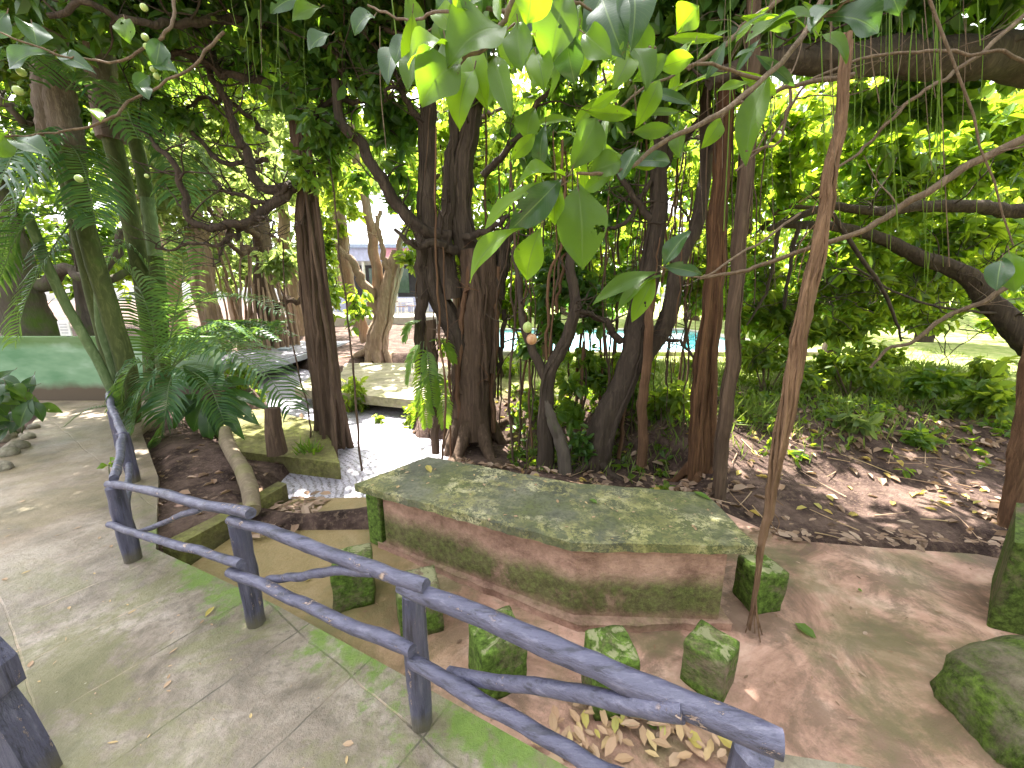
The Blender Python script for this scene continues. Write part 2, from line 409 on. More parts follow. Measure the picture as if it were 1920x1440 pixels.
def soilmat():
    k = Mt('soil')
    b = k.ramp(k.noise(2.5, 7, .7), [(.34, (.024, .015, .013)), (.48, (.07, .045, .038)), (.64, (.165, .112, .092))])
    b = k.mix(k.ramp(k.noise(24, 4, .7), [(.52, 0.0), (.64, .5)]), b, (.2, .14, .10))
    xyz = k.sep()
    # the lawn beyond the bank
    lw = k.math('ADD', k.math('MULTIPLY', xyz[1], 1.0), k.math('MULTIPLY', k.noise(1.2, 4), 1.2))
    rp = k.n('ShaderNodeMapRange'); k.l(lw, rp.inputs[0]); rp.inputs[1].default_value = 6.6; rp.inputs[2].default_value = 7.6
    gr = k.ramp(k.noise(3.5, 6, .7), [(.34, (.14, .19, .045)), (.5, (.26, .31, .09)), (.66, (.40, .38, .18))])
    rx = k.n('ShaderNodeMapRange'); k.l(k.math('ADD', xyz[0], k.math('MULTIPLY', xyz[1], .0)), rx.inputs[0]); rx.inputs[1].default_value = -1.5; rx.inputs[2].default_value = .5
    rx2 = k.n('ShaderNodeMapRange'); k.l(k.math('ADD', xyz[0], k.math('MULTIPLY', xyz[1], .6)), rx2.inputs[0]); rx2.inputs[1].default_value = 9.0; rx2.inputs[2].default_value = 9.8
    f = k.math('MAXIMUM', k.math('MULTIPLY', rp.outputs[0], rx.outputs[0]), rx2.outputs[0])
    b = k.mix(f, b, gr)
    k.bump(k.math('ADD', k.noise(12, 7, .75), k.noise(40, 4, .7)), .8, .04)
    return k.fin(b, .95, .15)
M['soil'] = soilmat()

def paintmat(name='navy_paint', gs=(.07, .5, .9), cs=(.35, .7, 1.2)):
    k = Mt(name)
    grain = k.noise(48, 5, .7, k.map(gs, (0, 0, -FA)))
    b = k.mix(k.noise(7, 6, .7), (.048, .048, .086), (.108, .106, .172))
    b = k.mix(k.ramp(grain, [(.36, .75), (.48, 0.0)]), b, (.018, .018, .03))
    b = k.mix(k.ramp(grain, [(.54, 0.0), (.66, .6)]), b, (.17, .165, .235))
    chip = k.ramp(k.noise(24, 8, .8, k.map(cs, (0, 0, -FA))), [(.585, 0.0), (.6, 1.0)])
    ch = k.math('MULTIPLY', chip, k.ramp(k.noise(4.2, 4), [(.50, 0.0), (.56, 1.0)]))
    b = k.mix(ch, b, k.mix(k.noise(30, 3), (.34, .22, .17), (.58, .46, .40)))
    dirt = k.ramp(k.math('ADD', k.sep()[2], k.math('MULTIPLY', k.noise(14, 5, .7), .12)), [(.08, .85), (.17, 0.0)])
    b = k.mix(dirt, b, (.11, .095, .06))
    k.bump(k.math('ADD', k.math('ADD', k.math('MULTIPLY', k.noise(11, 6, .7), .4), grain), k.math('MULTIPLY', ch, -.6)), .8, .012)
    return k.fin(b, k.ramp(k.noise(9, 5), [(.36, .38), (.64, .62)]), .5)
M['navy'] = paintmat()
M['navy_upright'] = paintmat('navy_paint_upright', (.8, .8, .06), (1, 1, .3))
def wallgreen():
    k = Mt('green_paint')
    b = k.ramp(k.noise(.8, 5, .65, k.map((.5, .5, 1.4))), [(.36, (.10, .22, .11)), (.5, (.19, .32, .19)), (.62, (.34, .45, .34))])
    z = k.sep()[2]
    lo = k.math('ADD', z, k.math('MULTIPLY', k.math('SUBTRACT', k.noise(2, 4), .5), .35))
    b = k.mix(k.ramp(lo, [(.16, 1.0), (.34, 0.0)]), b, (.10, .075, .05))
    b = k.mix(k.ramp(lo, [(.88, 0.0), (1.0, .8)]), b, (.08, .15, .03))
    k.bump(k.noise(10, 5), .25, .02)
    return k.fin(b, .75, .3)
M['green_wall'] = wallgreen()
WATER_Z = -.42
def watermat():
    k = Mt('water')
    k.bump(k.math('ADD', k.noise(9, 3, .5, k.map((1, 2.2, 1), (0, 0, .5)), 1.5), k.math('MULTIPLY', k.noise(30, 2), .25)), .35, .03)
    # foam arcs on the small pool; sky reflection painted into their pale colour
    mp = k.n('ShaderNodeMapping'); mp.inputs['Location'].default_value = (3.5, -3.5, .42); k.l(k.co, mp.inputs['Vector'])
    w = k.n('ShaderNodeTexWave'); w.wave_type = 'RINGS'; w.rings_direction = 'Z'; w.inputs['Scale'].default_value = 4.2; w.inputs['Distortion'].default_value = 4.5; w.inputs['Detail'].default_value = 5; w.inputs['Detail Scale'].default_value = 2.2; w.inputs['Detail Roughness'].default_value = .65
    k.l(mp.outputs[0], w.inputs['Vector'])
    d1 = k.n('ShaderNodeVectorMath'); d1.operation = 'DISTANCE'; k.l(k.co, d1.inputs[0]); d1.inputs[1].default_value = (-1.85, 4.6, WATER_Z)
    d2 = k.n('ShaderNodeVectorMath'); d2.operation = 'DISTANCE'; k.l(k.co, d2.inputs[0]); d2.inputs[1].default_value = (-4.1, 7.3, WATER_Z)
    near = k.math('MINIMUM', d1.outputs['Value'], d2.outputs['Value'])
    nz = k.math('MULTIPLY', k.math('SUBTRACT', k.noise(2.5, 5, .65), .5), .9)
    zone = k.ramp(k.math('ADD', near, nz), [(1.02, 1.0), (1.25, 0.0)])
    f = k.math('MULTIPLY', zone, k.ramp(w.outputs['Fac'], [(.15, .55), (.5, 1.0)]))
    f = k.math('MULTIPLY', f, k.ramp(k.noise(38, 5, .8), [(.38, .25), (.5, 1.0)]))
    c = k.mix(f, (.075, .05, .032), (.35, .335, .41))
    return k.fin(c, k.mix(f, (.05, .05, .05), (.5, .5, .5)), .7)
M['water'] = watermat()
def simple(name, col, rough=.6, spec=.4, var=.15, sc=6):
    k = Mt(name); c = np.array(col)
    b = k.ramp(k.noise(sc, 5, .6), [(.3, tuple(c * (1 - var))), (.7, tuple(np.minimum(c * (1 + var), .9)))])
    return k.fin(b, rough, spec)
M['pool'] = simple('pool_water', (.10, .52, .58), .08, .6, .15, 2)
M['coping'] = simple('pool_coping', (.36, .33, .28))
M['plank'] = simple('plank_grey', (.25, .235, .27), .6, .4, .3, 9)
M['edge_beam'] = simple('beam_pale', (.34, .36, .42), .5)
M['white'] = simple('sign_white', (.75, .75, .74), .5)
M['ink'] = simple('sign_ink', (.35, .36, .4), .6)
M['lav'] = simple('fascia_lavender', (.45, .46, .70), .6)
M['pink'] = simple('fascia_pink', (.62, .28, .40), .6)
M['bwall'] = simple('building_wall', (.62, .60, .62), .7)
M['roofm'] = simple('building_roof', (.36, .42, .66), .7)
M['dark'] = simple('dark_interior', (.06, .055, .07), .7)
M['glassy'] = simple('window_pane', (.10, .17, .14), .1, .8)
M['metal'] = simple('furniture_white', (.6, .58, .62), .5)
M['wood'] = simple('furniture_wood', (.15, .09, .08), .6)
M['greybox'] = simple('grey_plastic', (.30, .34, .38), .6)
M['cobble'] = mosscon('cobble', (.28, .25, .20), (.44, .40, .31), (.16, .18, .06), .5, .7, 0, sc=5)
M['logmat'] = barkmat('log_bark', (.13, .10, .07), (.25, .20, .135), 4, .5, .35, (.17, .17, .06), .4)

def bigleafmat(name, c1, c2, tr, fac, rough=.38, spec=.25):
    k = Mt(name)
    uv = k.n('ShaderNodeUVMap'); s = k.sep(uv.outputs[0])
    mid = k.math('ABSOLUTE', s[1])
    rib = k.ramp(mid, [(.02, 1.0), (.055, 0.0)])
    ph = k.math('MULTIPLY', k.math('SUBTRACT', s[0], k.math('MULTIPLY', mid, .22)), 62.0)
    vein = k.ramp(k.math('ABSOLUTE', k.math('SINE', ph)), [(.0, 1.0), (.16, 0.0)])
    vv = k.math('MAXIMUM', rib, k.math('MULTIPLY', vein, .45))
    b = k.mix(k.noise(7, 5, .6), c1, c2)
    b = k.mix(k.math('MULTIPLY', vv, .8), b, (.17, .27, .07))
    spot = k.ramp(k.noise(28, 4, .7), [(.68, 0.0), (.71, .8)])
    b = k.mix(spot, b, (.10, .08, .03))
    t = k.mix(k.math('MULTIPLY', vv, .8), k.mix(k.noise(5, 4), tuple(np.array(tr) * .75), tuple(np.array(tr) * 1.2)), tuple(np.array(tr) * .5))
    k.translucent(k.mix(spot, t, (.10, .08, .02)), fac)
    src = k.out.inputs[0].links[0].from_socket
    hole = k.ramp(k.noise(21, 3, .55), [(.695, 0.0), (.70, 1.0)])
    tp = k.n('ShaderNodeBsdfTransparent'); mx = k.n('ShaderNodeMixShader'); k.l(hole, mx.inputs[0]); k.l(src, mx.inputs[1]); k.l(tp.outputs[0], mx.inputs[2]); k.l(mx.outputs[0], k.out.inputs[0])
    k.bump(k.math('ADD', k.math('MULTIPLY', vv, -.6), k.noise(10, 3)), .25, .008)
    return k.fin(b, rough, spec)
M['big_green'] = bigleafmat('big_leaf_green', (.05, .10, .02), (.085, .15, .025), (.20, .37, .015), .48)
M['big_dark'] = bigleafmat('big_leaf_dark', (.022, .06, .022), (.04, .085, .03), (.09, .20, .015), .32, .3, .5)
M['big_bright'] = bigleafmat('big_leaf_bright', (.10, .20, .015), (.14, .25, .02), (.30, .50, .012), .55)

# ------------------------------------------------------------------ terrain
STREAM = [(-10.5, 13.6), (-8.5, 12.6), (-6.6, 11.0), (-5.2, 8.8), (-4.1, 7.4), (-3.0, 6.95), (-2.35, 6.1), (-1.9, 5.2), (-1.2, 5.2), (-.3, 5.05), (.7, 4.75), (1.5, 4.3)]
STREAMB = [(-2.6, 6.9), (-2.75, 8.0), (-2.9, 9.6), (-3.4, 11.2)]
def polydist(x, y, P):
    d = np.full(np.shape(x), 1e9)
    for (ax, ay), (bx, by) in zip(P[:-1], P[1:]):
        vx, vy = bx - ax, by - ay
        t = np.clip(((x - ax) * vx + (y - ay) * vy) / (vx * vx + vy * vy), 0, 1)
        d = np.minimum(d, np.hypot(x - ax - t * vx, y - ay - t * vy))
    return d
def hgt(x, y):
    x = np.asarray(x, float); y = np.asarray(y, float)
    n = fbm(x * .9, y * .9, 5)
    h = -.04 + .10 * n
    right = SS(.3, 2.6, x)
    start = 3.35 + .25 * fbm(x * .7, y * .2, 3)
    bank = SS(start, start + 2.2, y + .0 * x)
    h = h + right * (-.16 + .46 * bank * (1 + .25 * n))
    mid = SS(-1.6, -.3, x) * (1 - right)
    h = h + mid * (-.10 + .42 * SS(5.1, 7.0, y))
    h = h + .55 * SS(13, 24, y) * SS(-14, -6, x) + .25 * SS(14, 30, y)
    h = h + right * .09 * fbm(x * 3.1, y * 3.1, 4) * (1 - SS(6, 7.5, y))
    # stream bed
    d = np.minimum(polydist(x, y, STREAM), polydist(x, y, STREAMB) - .42) + .25 * n
    hole = 1 - SS(.38, .95, d)
    pool = 1 - SS(.62, 1.05, np.hypot((x + 1.85) / 1.3, (y - 4.55) / 1.45) + .15 * n)
    hole = np.maximum(hole, pool)
    bed = np.where(x > -.9, -.40 + .05 * n, -.62)
    h = h * (1 - hole) + bed * hole
    # under the path and the patio
    sub = (SS(2.9, 2.5, y - (-.52 * (x + 2.65) * SS(-5, -2.6, x))) * SS(3.2, 2.2, y)) if False else 0
    pat = SS(-2.75, -2.45, x) * (1 - SS(2.75, 3.0, y)) * (1 - SS(4.6, 5.2, x))
    back = 1 - SS(-.2, .6, y)
    fence_side = SS(.02, .16, -(.457 * (x + 2.65) + .889 * (y - 2.34)) + .05)
    low = np.maximum(np.maximum(pat, back), fence_side * (1 - SS(4.0, 5.0, y)) * SS(-9.5, -8.5, x))
    h = h * (1 - low) + np.minimum(h, -.36) * low
    # under the far end of the path
    pd = polydist(x, y, [(-4.4, 3.2), (-6.2, 5.2), (-7.6, 6.4)])
    lo2 = 1 - SS(.75, 1.0, pd)
    h = h * (1 - lo2) + np.minimum(h, -.12) * lo2
    ld = polydist(x, y, [(-4.4, 6.15), (-2.75, 4.85)])
    lo3 = 1 - SS(.62, .85, ld)
    h = h * (1 - lo3) + np.minimum(h, -.3) * lo3
    # far pool excavation
    px = SS(-1.1, -.9, x) * (1 - SS(7.6, 7.8, x)) * SS(10.0, 10.2, y) * (1 - SS(17.0, 17.2, y))
    h = h * (1 - px) + (-.3) * px
    return h
def grid_axis(a, b, step, far, n):
    t = np.linspace(0, 1, n) ** 2
    return np.concatenate([(a - t[1:] * (far))[::-1], np.arange(a, b, step), b + t * far])
gx = grid_axis(-11, 9, .085, 120, 26); gy = grid_axis(-3, 13, .085, 120, 26)
X, Y = np.meshgrid(gx, gy)
Z = hgt(X, Y)
g = MB(); nx, ny = len(gx), len(gy)
i, j = np.meshgrid(np.arange(nx - 1), np.arange(ny - 1))
q = (j * nx + i).ravel()
g.add(np.stack([X, Y, Z], -1).reshape(-1, 3), np.stack([q, q + 1, q + 1 + nx, q + nx], -1))
structure(g.build('ground', M['soil']))
wv = MB()
wx = np.linspace(-13, 1.0, 60); wy = np.linspace(3.9, 15, 60)
WX, WY = np.meshgrid(wx, wy)
i, j = np.meshgrid(np.arange(59), np.arange(59)); q = (j * 60 + i).ravel()
wv.add(np.stack([WX, WY, np.full_like(WX, WATER_Z)], -1).reshape(-1, 3), np.stack([q, q + 1, q + 61, q + 60], -1))
structure(wv.build('water', M['water']))

# path, patio
FP = [np.array(p) for p in [(.62, .75), (-.39, 1.29), (-1.44, 1.81), (-2.65, 2.34)]]
nrm = np.array([.457, .889])
edge = [tuple(p + nrm * .13) for p in FP]
far_posts = [(-3.75, 3.5), (-4.55, 4.2), (-5.35, 4.95)]
path_poly = [(4.5, -.3), (3.0, .75), (1.7, 1.08), (.92, 1.2)] + [(edge[0][0] + .02, edge[0][1] + .02)] + edge[1:] + [(-3.6, 3.6), (-4.4, 4.35), (-5.2, 5.1), (-5.9, 6.5), (-8.6, 6.52), (-7.5, 5.9), (-6.9, 5.25), (-5.9, 4.0), (-6.3, 2.6), (-9, 1.5), (-9, -4), (4.5, -4)]
p = MB(); p.poly(path_poly, -.34, 0.0)
o = structure(p.build('path', M['path'])); bevel(o, .018, 2)
patio_poly = [(4.6, -.2), (3.0, .80), (1.7, 1.13), (.94, 1.25), (.70, .93), edge[1], edge[2], (-2.4, 2.36), (-2.3, 2.9), (-2.15, 3.42), (-1.5, 3.46), (-.5, 3.35), (1.2, 3.4), (1.95, 3.2), (2.25, 2.78), (2.9, 2.68), (3.6, 2.6), (4.4, 2.2), (5.5, 1.2)]
p = MB(); p.poly(patio_poly, -.33, -.15)
structure(p.build('patio', M['patio']))

# kerb between the soil bed and the patio
kb = MB(); kb.poly([(-2.62, 2.52), (-2.47, 2.50), (-2.32, 2.95), (-2.2, 3.45), (-2.32, 3.5), (-2.45, 2.98)], -.3, -.0)
o = kb.build('kerb', M['ledge']); structure(bevel(o, .02))

# concrete ledge beside the stream and the slab bridge
lg = MB(); lg.poly([(-3.7, 4.75), (-2.1, 4.36), (-2.55, 5.1), (-3.15, 5.95), (-4.6, 6.7), (-5.0, 6.0)], -.55, -.2)
o = lg.build('concrete_ledge', M['ledge']); bevel(o, .03); tag(o, 'mossy yellowish concrete ledge along the stream behind the soil bed', 'ledge')
sb = MB(); a0 = G(620, 733, -.1); a1 = G(800, 757, -.1)
sb.poly([(a0[0] - .8, a0[1] + .1), (a1[0] + .6, a1[1] - .1), (-1.2, 10.8), (-5.2, 10.8)], -.26, -.08)
o = sb.build('slab_bridge', M['slab']); bevel(o, .03); tag(o, 'sunlit concrete slab bridge over the dark stream opening', 'bridge')

# boardwalk
bw = thing('boardwalk', 'low grey plank boardwalk with pale edge beam crossing the stream', 'boardwalk', (-7.5, 12, 0))
bp = MB()
for k, yy in enumerate(np.arange(9.6, 15.0, .24)):
    bp.box((-7.5, yy, .03 + .04 * math.sin((yy - 9.6) / 5.4 * math.pi)), (2.2, .215, .05))
bp.build('deck', M['plank'], bw)
bb = MB(); bb.box((-6.37, 12.3, -.03), (.09, 5.6, .16)); bb.build('edge_beam', M['edge_beam'], bw)
bb = MB(); bb.box((-8.63, 12.3, -.03), (.09, 5.6, .16)); bb.build('edge_beam', M['edge_beam'], bw)

# garden wall with a sign
gw = MB(); gw.poly([(-14, 6.75), (-14, 6.55), (-5.2, 6.62), (-5.2, 6.82)], -.2, 1.1)
o = gw.build('garden_wall', M['green_wall']); bevel(o, .02); tag(o, 'low green painted garden wall with brown stained foot', 'wall')
sg = thing('notice_sign', 'small white notice board standing on the green wall', 'sign', tuple(D(122, 627, 6.7)))
c = D(122, 617, 6.7); b = MB(); b.box((c[0], c[1], c[2] + .01), (.2, .02, .26)); bevel(b.build('board', M['white'], sg), .02)
b = MB()
for k in range(4): b.box((c[0] - .005, c[1] - .0125, c[2] + .085 - k * .05), (.13 - .02 * (k % 2), .004, .014))
b.build('printed_lines', M['ink'], sg)
b = MB(); b.box((c[0], c[1] + .02, 1.15), (.03, .02, .16)); b.build('stake', M['dark'], sg)

# ------------------------------------------------------------------ log fence
fence = thing('log_fence', 'navy painted rustic log fence with slanting braces along the path', 'fence', (-1.0, 1.6, 0))
def FPL(u, v, off=0.0):
    """pixel -> vertical plane of the fence (P4..P1), shifted off towards the path"""
    d = ray(u, v); n3 = np.array([nrm[0], nrm[1], 0]); p0 = np.array([-2.65, 2.34, 0]) - n3 * off
    t = (p0 - np.array([0, 0, H])).dot(n3) / d.dot(n3); return d * t + np.array([0, 0, H])
def log(name, a, b, r, mat, parent, seg=16, wob=.005, n=30, taper=1.0, bend=0.0):
    a, b = np.array(a), np.array(b); t = np.linspace(0, 1, n)[:, None]
    P = a + (b - a) * t
    L = np.linalg.norm(b - a)
    s = RNG.randint(1000)
    P[:, 2] += (fbm(t[:, 0] * 4 + s, t[:, 0] * 0 + s) * wob * 6) + bend * np.sin(t[:, 0] * math.pi) 
    P[:, :2] += (fbm(t[:, 0] * 4 + s + 50, t[:, 0] * 0 + s) * wob * 4)[:, None]
    rad = r * .93 * (1 + (taper - 1) * t[:, 0]) * (1 + .26 * fbm(t[:, 0] * 7 + s, t[:, 0] * 0))
    rad[0] *= .93; rad[-1] *= .93
    m = MB(); m.tube(P, rad, seg, .05, .022, seed=s)
    return bevel(m.build(name, mat, parent), .004, 2)
for (x, y), h in zip(FP, (.655, .66, .63, .56)):
    log('post', (x, y, -.05), (x, y, h), .052, M['navy_upright'], fence, 16, .002, 8)
for (x, y), h in zip(far_posts, (.50, .52, .5)):
    log('post', (x, y, -.05), (x, y, h), .055, M['navy_upright'], fence, 14, .002, 8)
rl = lambda n, a, b, r, off, tp=1.0, bend=0.0: log(n, FPL(*a, off), FPL(*b, off), r, M['navy'], fence, taper=tp, bend=bend)
rl('top_rail', (200, 905), (470, 964), .027, .0, 1.0)
rl('top_rail', (432, 972), (800, 1103), .028, .0, 1.0)
rl('top_rail', (752, 1097), (1468, 1392), .034, .0, 1.05)
rl('lower_rail', (202, 984), (448, 1057), .024, .065, 1.0)
rl('lower_rail', (430, 1072), (772, 1225), .027, .065, 1.0)
rl('lower_rail', (768, 1243), (1200, 1478), .026, .065, 1.0)
rl('brace', (262, 998), (376, 952), .018, .0)
rl('brace', (505, 1086), (702, 1070), .021, .01, 1.0, .01)
rl('brace', (840, 1266), (1282, 1332), .024, .02, 1.1, .012)
P0 = FP[3]; q0 = np.array(far_posts[0])
log('top_rail', (P0[0] - .02, P0[1] + .03, .60), (q0[0], q0[1], .50), .03, M['navy'], fence)
for k in range(2):
    a, b = np.array(far_posts[k]), np.array(far_posts[k + 1])
    log('top_rail', (*(a - (b - a) * .06), .51), (*(b + (b - a) * .06), .53), .034, M['navy'], fence)
    log('lower_rail', (*a, .24), (*b, .25), .03, M['navy'], fence)
    log('brace', (*a, .22), (*b, .5), .024, M['navy'], fence)
log('lower_rail', (P0[0], P0[1], .22), (q0[0], q0[1], .2), .026, M['navy'], fence)

# dark notched post at the left border of the path
nb = MB(); z1 = .72
a = G(-60, 1165, .62); b = G(42, 1268, .62); c = G(120, 1425, .55)
st = thing('log_bench', 'near black navy painted wooden panel end with notched edge at lower left', 'bench', tuple(G(118, 1430, 0)))
out = [(-260, 1110), (-20, 1172), (33, 1225), (50, 1272), (30, 1284), (64, 1330), (104, 1400), (120, 1436), (70, 1470), (-260, 1520)]
pts = [D(u, v, 1.14) for u, v in out]
m = MB(); n = len(pts); bk = np.array(pts); fr_ = bk - np.array([.0, .09, 0])
from mathutils.geometry import tessellate_polygon
tri = tessellate_polygon([[Vector((p[0], p[2], 0)) for p in pts]])
m.add(fr_, [list(t) for t in tri], 0, False); m.add(bk, [list(t)[::-1] for t in tri], 0, False)
m.add(np.vstack([fr_, bk]), [[i, i + n, n + (i + 1) % n, (i + 1) % n] for i in range(n)], 0, False)
bevel(m.build('side_panel', M['navy_upright'], st), .006)

# ------------------------------------------------------------------ table and stools
FZ = -.15
tb = thing('picnic_table', 'angled concrete table with lichen covered slab on a mossy pink plinth', 'table', (.3, 2.3, FZ))
TT = .43
cor = [G(663, 908, TT), G(1073, 1018, TT), G(1420, 1024, TT), G(1322, 924, TT), G(1080, 906, TT), G(803, 856, TT)]
m = MB(); m.poly(jag([c_[:2] for c_ in cor]), TT - .055, TT)
o = m.build('table_top', M['table_slab'], tb); bevel(o, .012, 2)
fl, fm, fr = G(709, 1040, FZ), G(1076, 1188, FZ), G(1362, 1195, FZ)
m = MB(); ped = [fl[:2] + [.04, .07], fm[:2] + [.01, .085], fr[:2] + [-.01, .075], (1.22, 2.36), (.52, 2.46), (-.62, 2.98)]
m.poly(ped, FZ - .02, TT - .056); bevel(m.build('plinth', M['pedestal'], tb), .012, 2)
m = MB()
def grow(P, d):
    c_ = np.mean(np.array(P), 0); return [np.array(p_) + (np.array(p_) - c_) / np.linalg.norm(np.array(p_) - c_) * d for p_ in P]
m.poly(jag(grow(ped, .075), .07, .006), FZ - .02, FZ + .05); bevel(m.build('base_course', M['pedestal'], tb), .012, 2)
pl = G(688, 1002, FZ); m = MB(); m.box((-1.05, 2.77, (FZ + TT - .056) / 2), (.15, .15, TT - .057 - FZ), -.52)
bevel(m.build('pillar', M['stool'], tb), .012)

def stool(u, v, lab, rz, w=.25, h=.31, dy=.13):
    c_ = G(u, v, FZ)
    t = thing('stone_stool', lab, 'stool', (c_[0], c_[1] + dy, FZ), 'square concrete stools round the table')
    m = MB()
    n = 11; L = np.linspace(-.5, .5, n)
    import itertools
    # a subdivided, slightly worn block
    vs = {}; V = []; Fc = []
    def vid(k):
        if k not in vs:
            vs[k] = len(V); V.append(k)
        return vs[k]
    for ax in range(3):
        for sgn in (0, n - 1):
            for a_ in range(n - 1):
                for b_ in range(n - 1):
                    qd = []
                    for da, db in ((0, 0), (1, 0), (1, 1), (0, 1)):
                        k = [0, 0, 0]; k[ax] = sgn; k[(ax + 1) % 3] = a_ + da; k[(ax + 2) % 3] = b_ + db
                        qd.append(vid(tuple(k)))
                    Fc.append(qd if sgn else qd[::-1])
    P = np.array([[L[a_], L[b_], L[c2]] for a_, b_, c2 in V])
    # round the corners
    q_ = P * 2; rr = .10
    inner = np.clip(q_, -1 + rr, 1 - rr); dl = q_ - inner; ln = np.linalg.norm(dl, axis=1)[:, None] + 1e-9
    q_ = inner + dl / ln * np.minimum(ln, rr)
    P = q_ / 2
    P = P * np.array([w, w * .95, h])
    sd = RNG.randint(99)
    P += .012 * np.stack([fbm(P[:, 1] * 9 + sd, P[:, 2] * 9), fbm(P[:, 2] * 9 + sd, P[:, 0] * 9), fbm(P[:, 0] * 9 + sd, P[:, 1] * 9)], -1) * 2
    P[:, :2] *= (1 - .05 * (P[:, 2:3] / h + .5) * rnd(.2, 1))
    ca, sa = math.cos(rz), math.sin(rz)
    P = P @ np.array([[ca, sa, 0], [-sa, ca, 0], [0, 0, 1]]) + np.array([c_[0], c_[1] + dy, FZ + h / 2 - .01])
    m.add(P, Fc); m.build('block', M['stool'], t)
    return t
stool(652, 1146, 'mossy stone stool behind the second fence brace, farthest left of the row', .35)
stool(778, 1200, 'stone stool half hidden behind the middle fence post', .35)
stool(930, 1314, 'stone stool with dark mossy front between the fence rail and the table middle', .4, .25, .31)
stool(1152, 1362, 'stone stool behind the top rail with its front covered in moss', .15, .21, .34)
stool(1350, 1322, 'bright green mossy stone stool nearest the hanging root, clear of the fence', .72, .215, .25)
stool(1442, 1158, 'dark stone stool at the right end of the table with lichen on top', .12, .205, .30)

# boulder and block at the right border
def blob(c_, r, seed, amp=.18, n=28):
    th = np.linspace(0, math.pi, n); ph = np.linspace(0, 2 * math.pi, 2 * n, endpoint=False)
    A, B = np.meshgrid(th, ph, indexing='ij')
    d = np.stack([np.sin(A) * np.cos(B), np.sin(A) * np.sin(B), np.cos(A)], -1)
    k = 1 + amp * (fbm(d[..., 0] * 1.3 + seed, d[..., 1] * 1.3 + d[..., 2] * .9 + seed, 4) * 2)
    V = d * k[..., None] * np.array(r) + np.array(c_)
    m_ = 2 * n; i_, j_ = np.meshgrid(np.arange(n - 1), np.arange(m_), indexing='ij')
    f = np.stack([i_ * m_ + j_, (i_ + 1) * m_ + j_, (i_ + 1) * m_ + (j_ + 1) % m_, i_ * m_ + (j_ + 1) % m_], -1).reshape(-1, 4)
    return V.reshape(-1, 3), f
m = MB(); m.add(*blob((2.52, 1.36, -.12), (.44, .34, .35), 4, .3)); o = m.build('boulder', M['stone_moss']); tag(o, 'rounded mossy boulder lying on the patio at lower right', 'boulder')
m = MB(); m.poly([(2.86, 1.93), (3.9, 1.5), (4.3, 2.2), (3.42, 2.36)], -.2, .43); o = m.build('stone_block', M['block_moss']); bevel(o, .03, 3); tag(o, 'tall moss covered concrete block at the right border', 'block')

# ------------------------------------------------------------------ bed border log, stump, cobbles
lg = thing('border_log', 'pale curved log edging the soil bed behind the fence', 'log', tuple(G(440, 900, 0)))
P = [G(474, 958, .02), G(468, 915, .07), G(455, 880, .08), G(436, 850, .08), G(424, 826, .1), G(422, 806, .16)]
m = MB(); m.tube(P, [.06, .068, .07, .068, .075, .06], 16, .08, .03, seed=5); m.build('trunk', M['logmat'], lg)
m = MB(); c_ = G(455, 880, -.05); c_ = (c_[0] + .05, c_[1] + .55); m.tube([(c_[0], c_[1], -.1), (c_[0] - .01, c_[1], .2), (c_[0], c_[1] + .02, .48)], [.11, .09, .08], 14, .14, .06, seed=8)
o = m.build('tree_stump', M['bark_brown']); tag(o, 'short mossy tree stump behind the border log', 'stump')
cob = []
for k, (u, v, r) in enumerate([(8, 815, .15), (30, 800, .12), (10, 845, .15), (34, 832, .13), (2, 872, .13), (52, 815, .10), (62, 796, .09)]):
    c_ = G(u, v, .05); m = MB(); r *= .72; m.add(*blob(c_ - np.array([0, 0, .03]), (r, r * .85, r * .75), k * 5 + 1, .2, 12)); o = m.build('cobble', M['cobble'])
    tag(o, ['round pale cobble below the big leaves at the left border', 'cobble under the leaf tips beside the path bend', 'largest cobble of the edging at the left border', 'flat cobble in front of the broad leaved plant', 'front cobble of the edging touching the path', 'small cobble near the far end of the edging', 'smallest farthest cobble of the path edging'][k], 'cobble', 'cobbles edging the path')
# ------------------------------------------------------------------ vegetation builders
UP = np.array([0, 0, 1.0])
def spline(P, k=6):
    P = np.asarray(P, float)
    if len(P) < 3:
        t = np.linspace(0, 1, k + 1)[:, None]; return P[0] + (P[-1] - P[0]) * t
    Q = np.vstack([2 * P[0] - P[1], P, 2 * P[-1] - P[-2]]); out = []
    for i in range(1, len(Q) - 2):
        t = np.linspace(0, 1, k, endpoint=False)[:, None]
        a, b, c, d = Q[i - 1], Q[i], Q[i + 1], Q[i + 2]
        out.append(.5 * (2 * b + (c - a) * t + (2 * a - 5 * b + 4 * c - d) * t ** 2 + (3 * b - 3 * c + d - a) * t ** 3))
    out.append(P[-1][None]); return np.vstack(out)
def px(L): return [D(*p) for p in L]
def limb(mb, P, r0, r1, seg=8, lobes=.06, rough=.04, kink=.0, k=6, pw=1.0, m=0):
    S_ = spline(P, k); n = len(S_); t = np.linspace(0, 1, n)
    if kink:
        s = RNG.randint(200); e = np.minimum(1, np.minimum(t, 1 - t) * 6)[:, None]
        S_ = S_ + e * kink * np.stack([fbm(t * 9 + s, t * 0), fbm(t * 9 + s, t * 0 + 5), fbm(t * 9 + s, t * 0 + 9)], -1) * 2
    mb.tube(S_, r0 + (r1 - r0) * t ** pw, seg, lobes, rough, m=m, seed=RNG.randint(999)); return S_
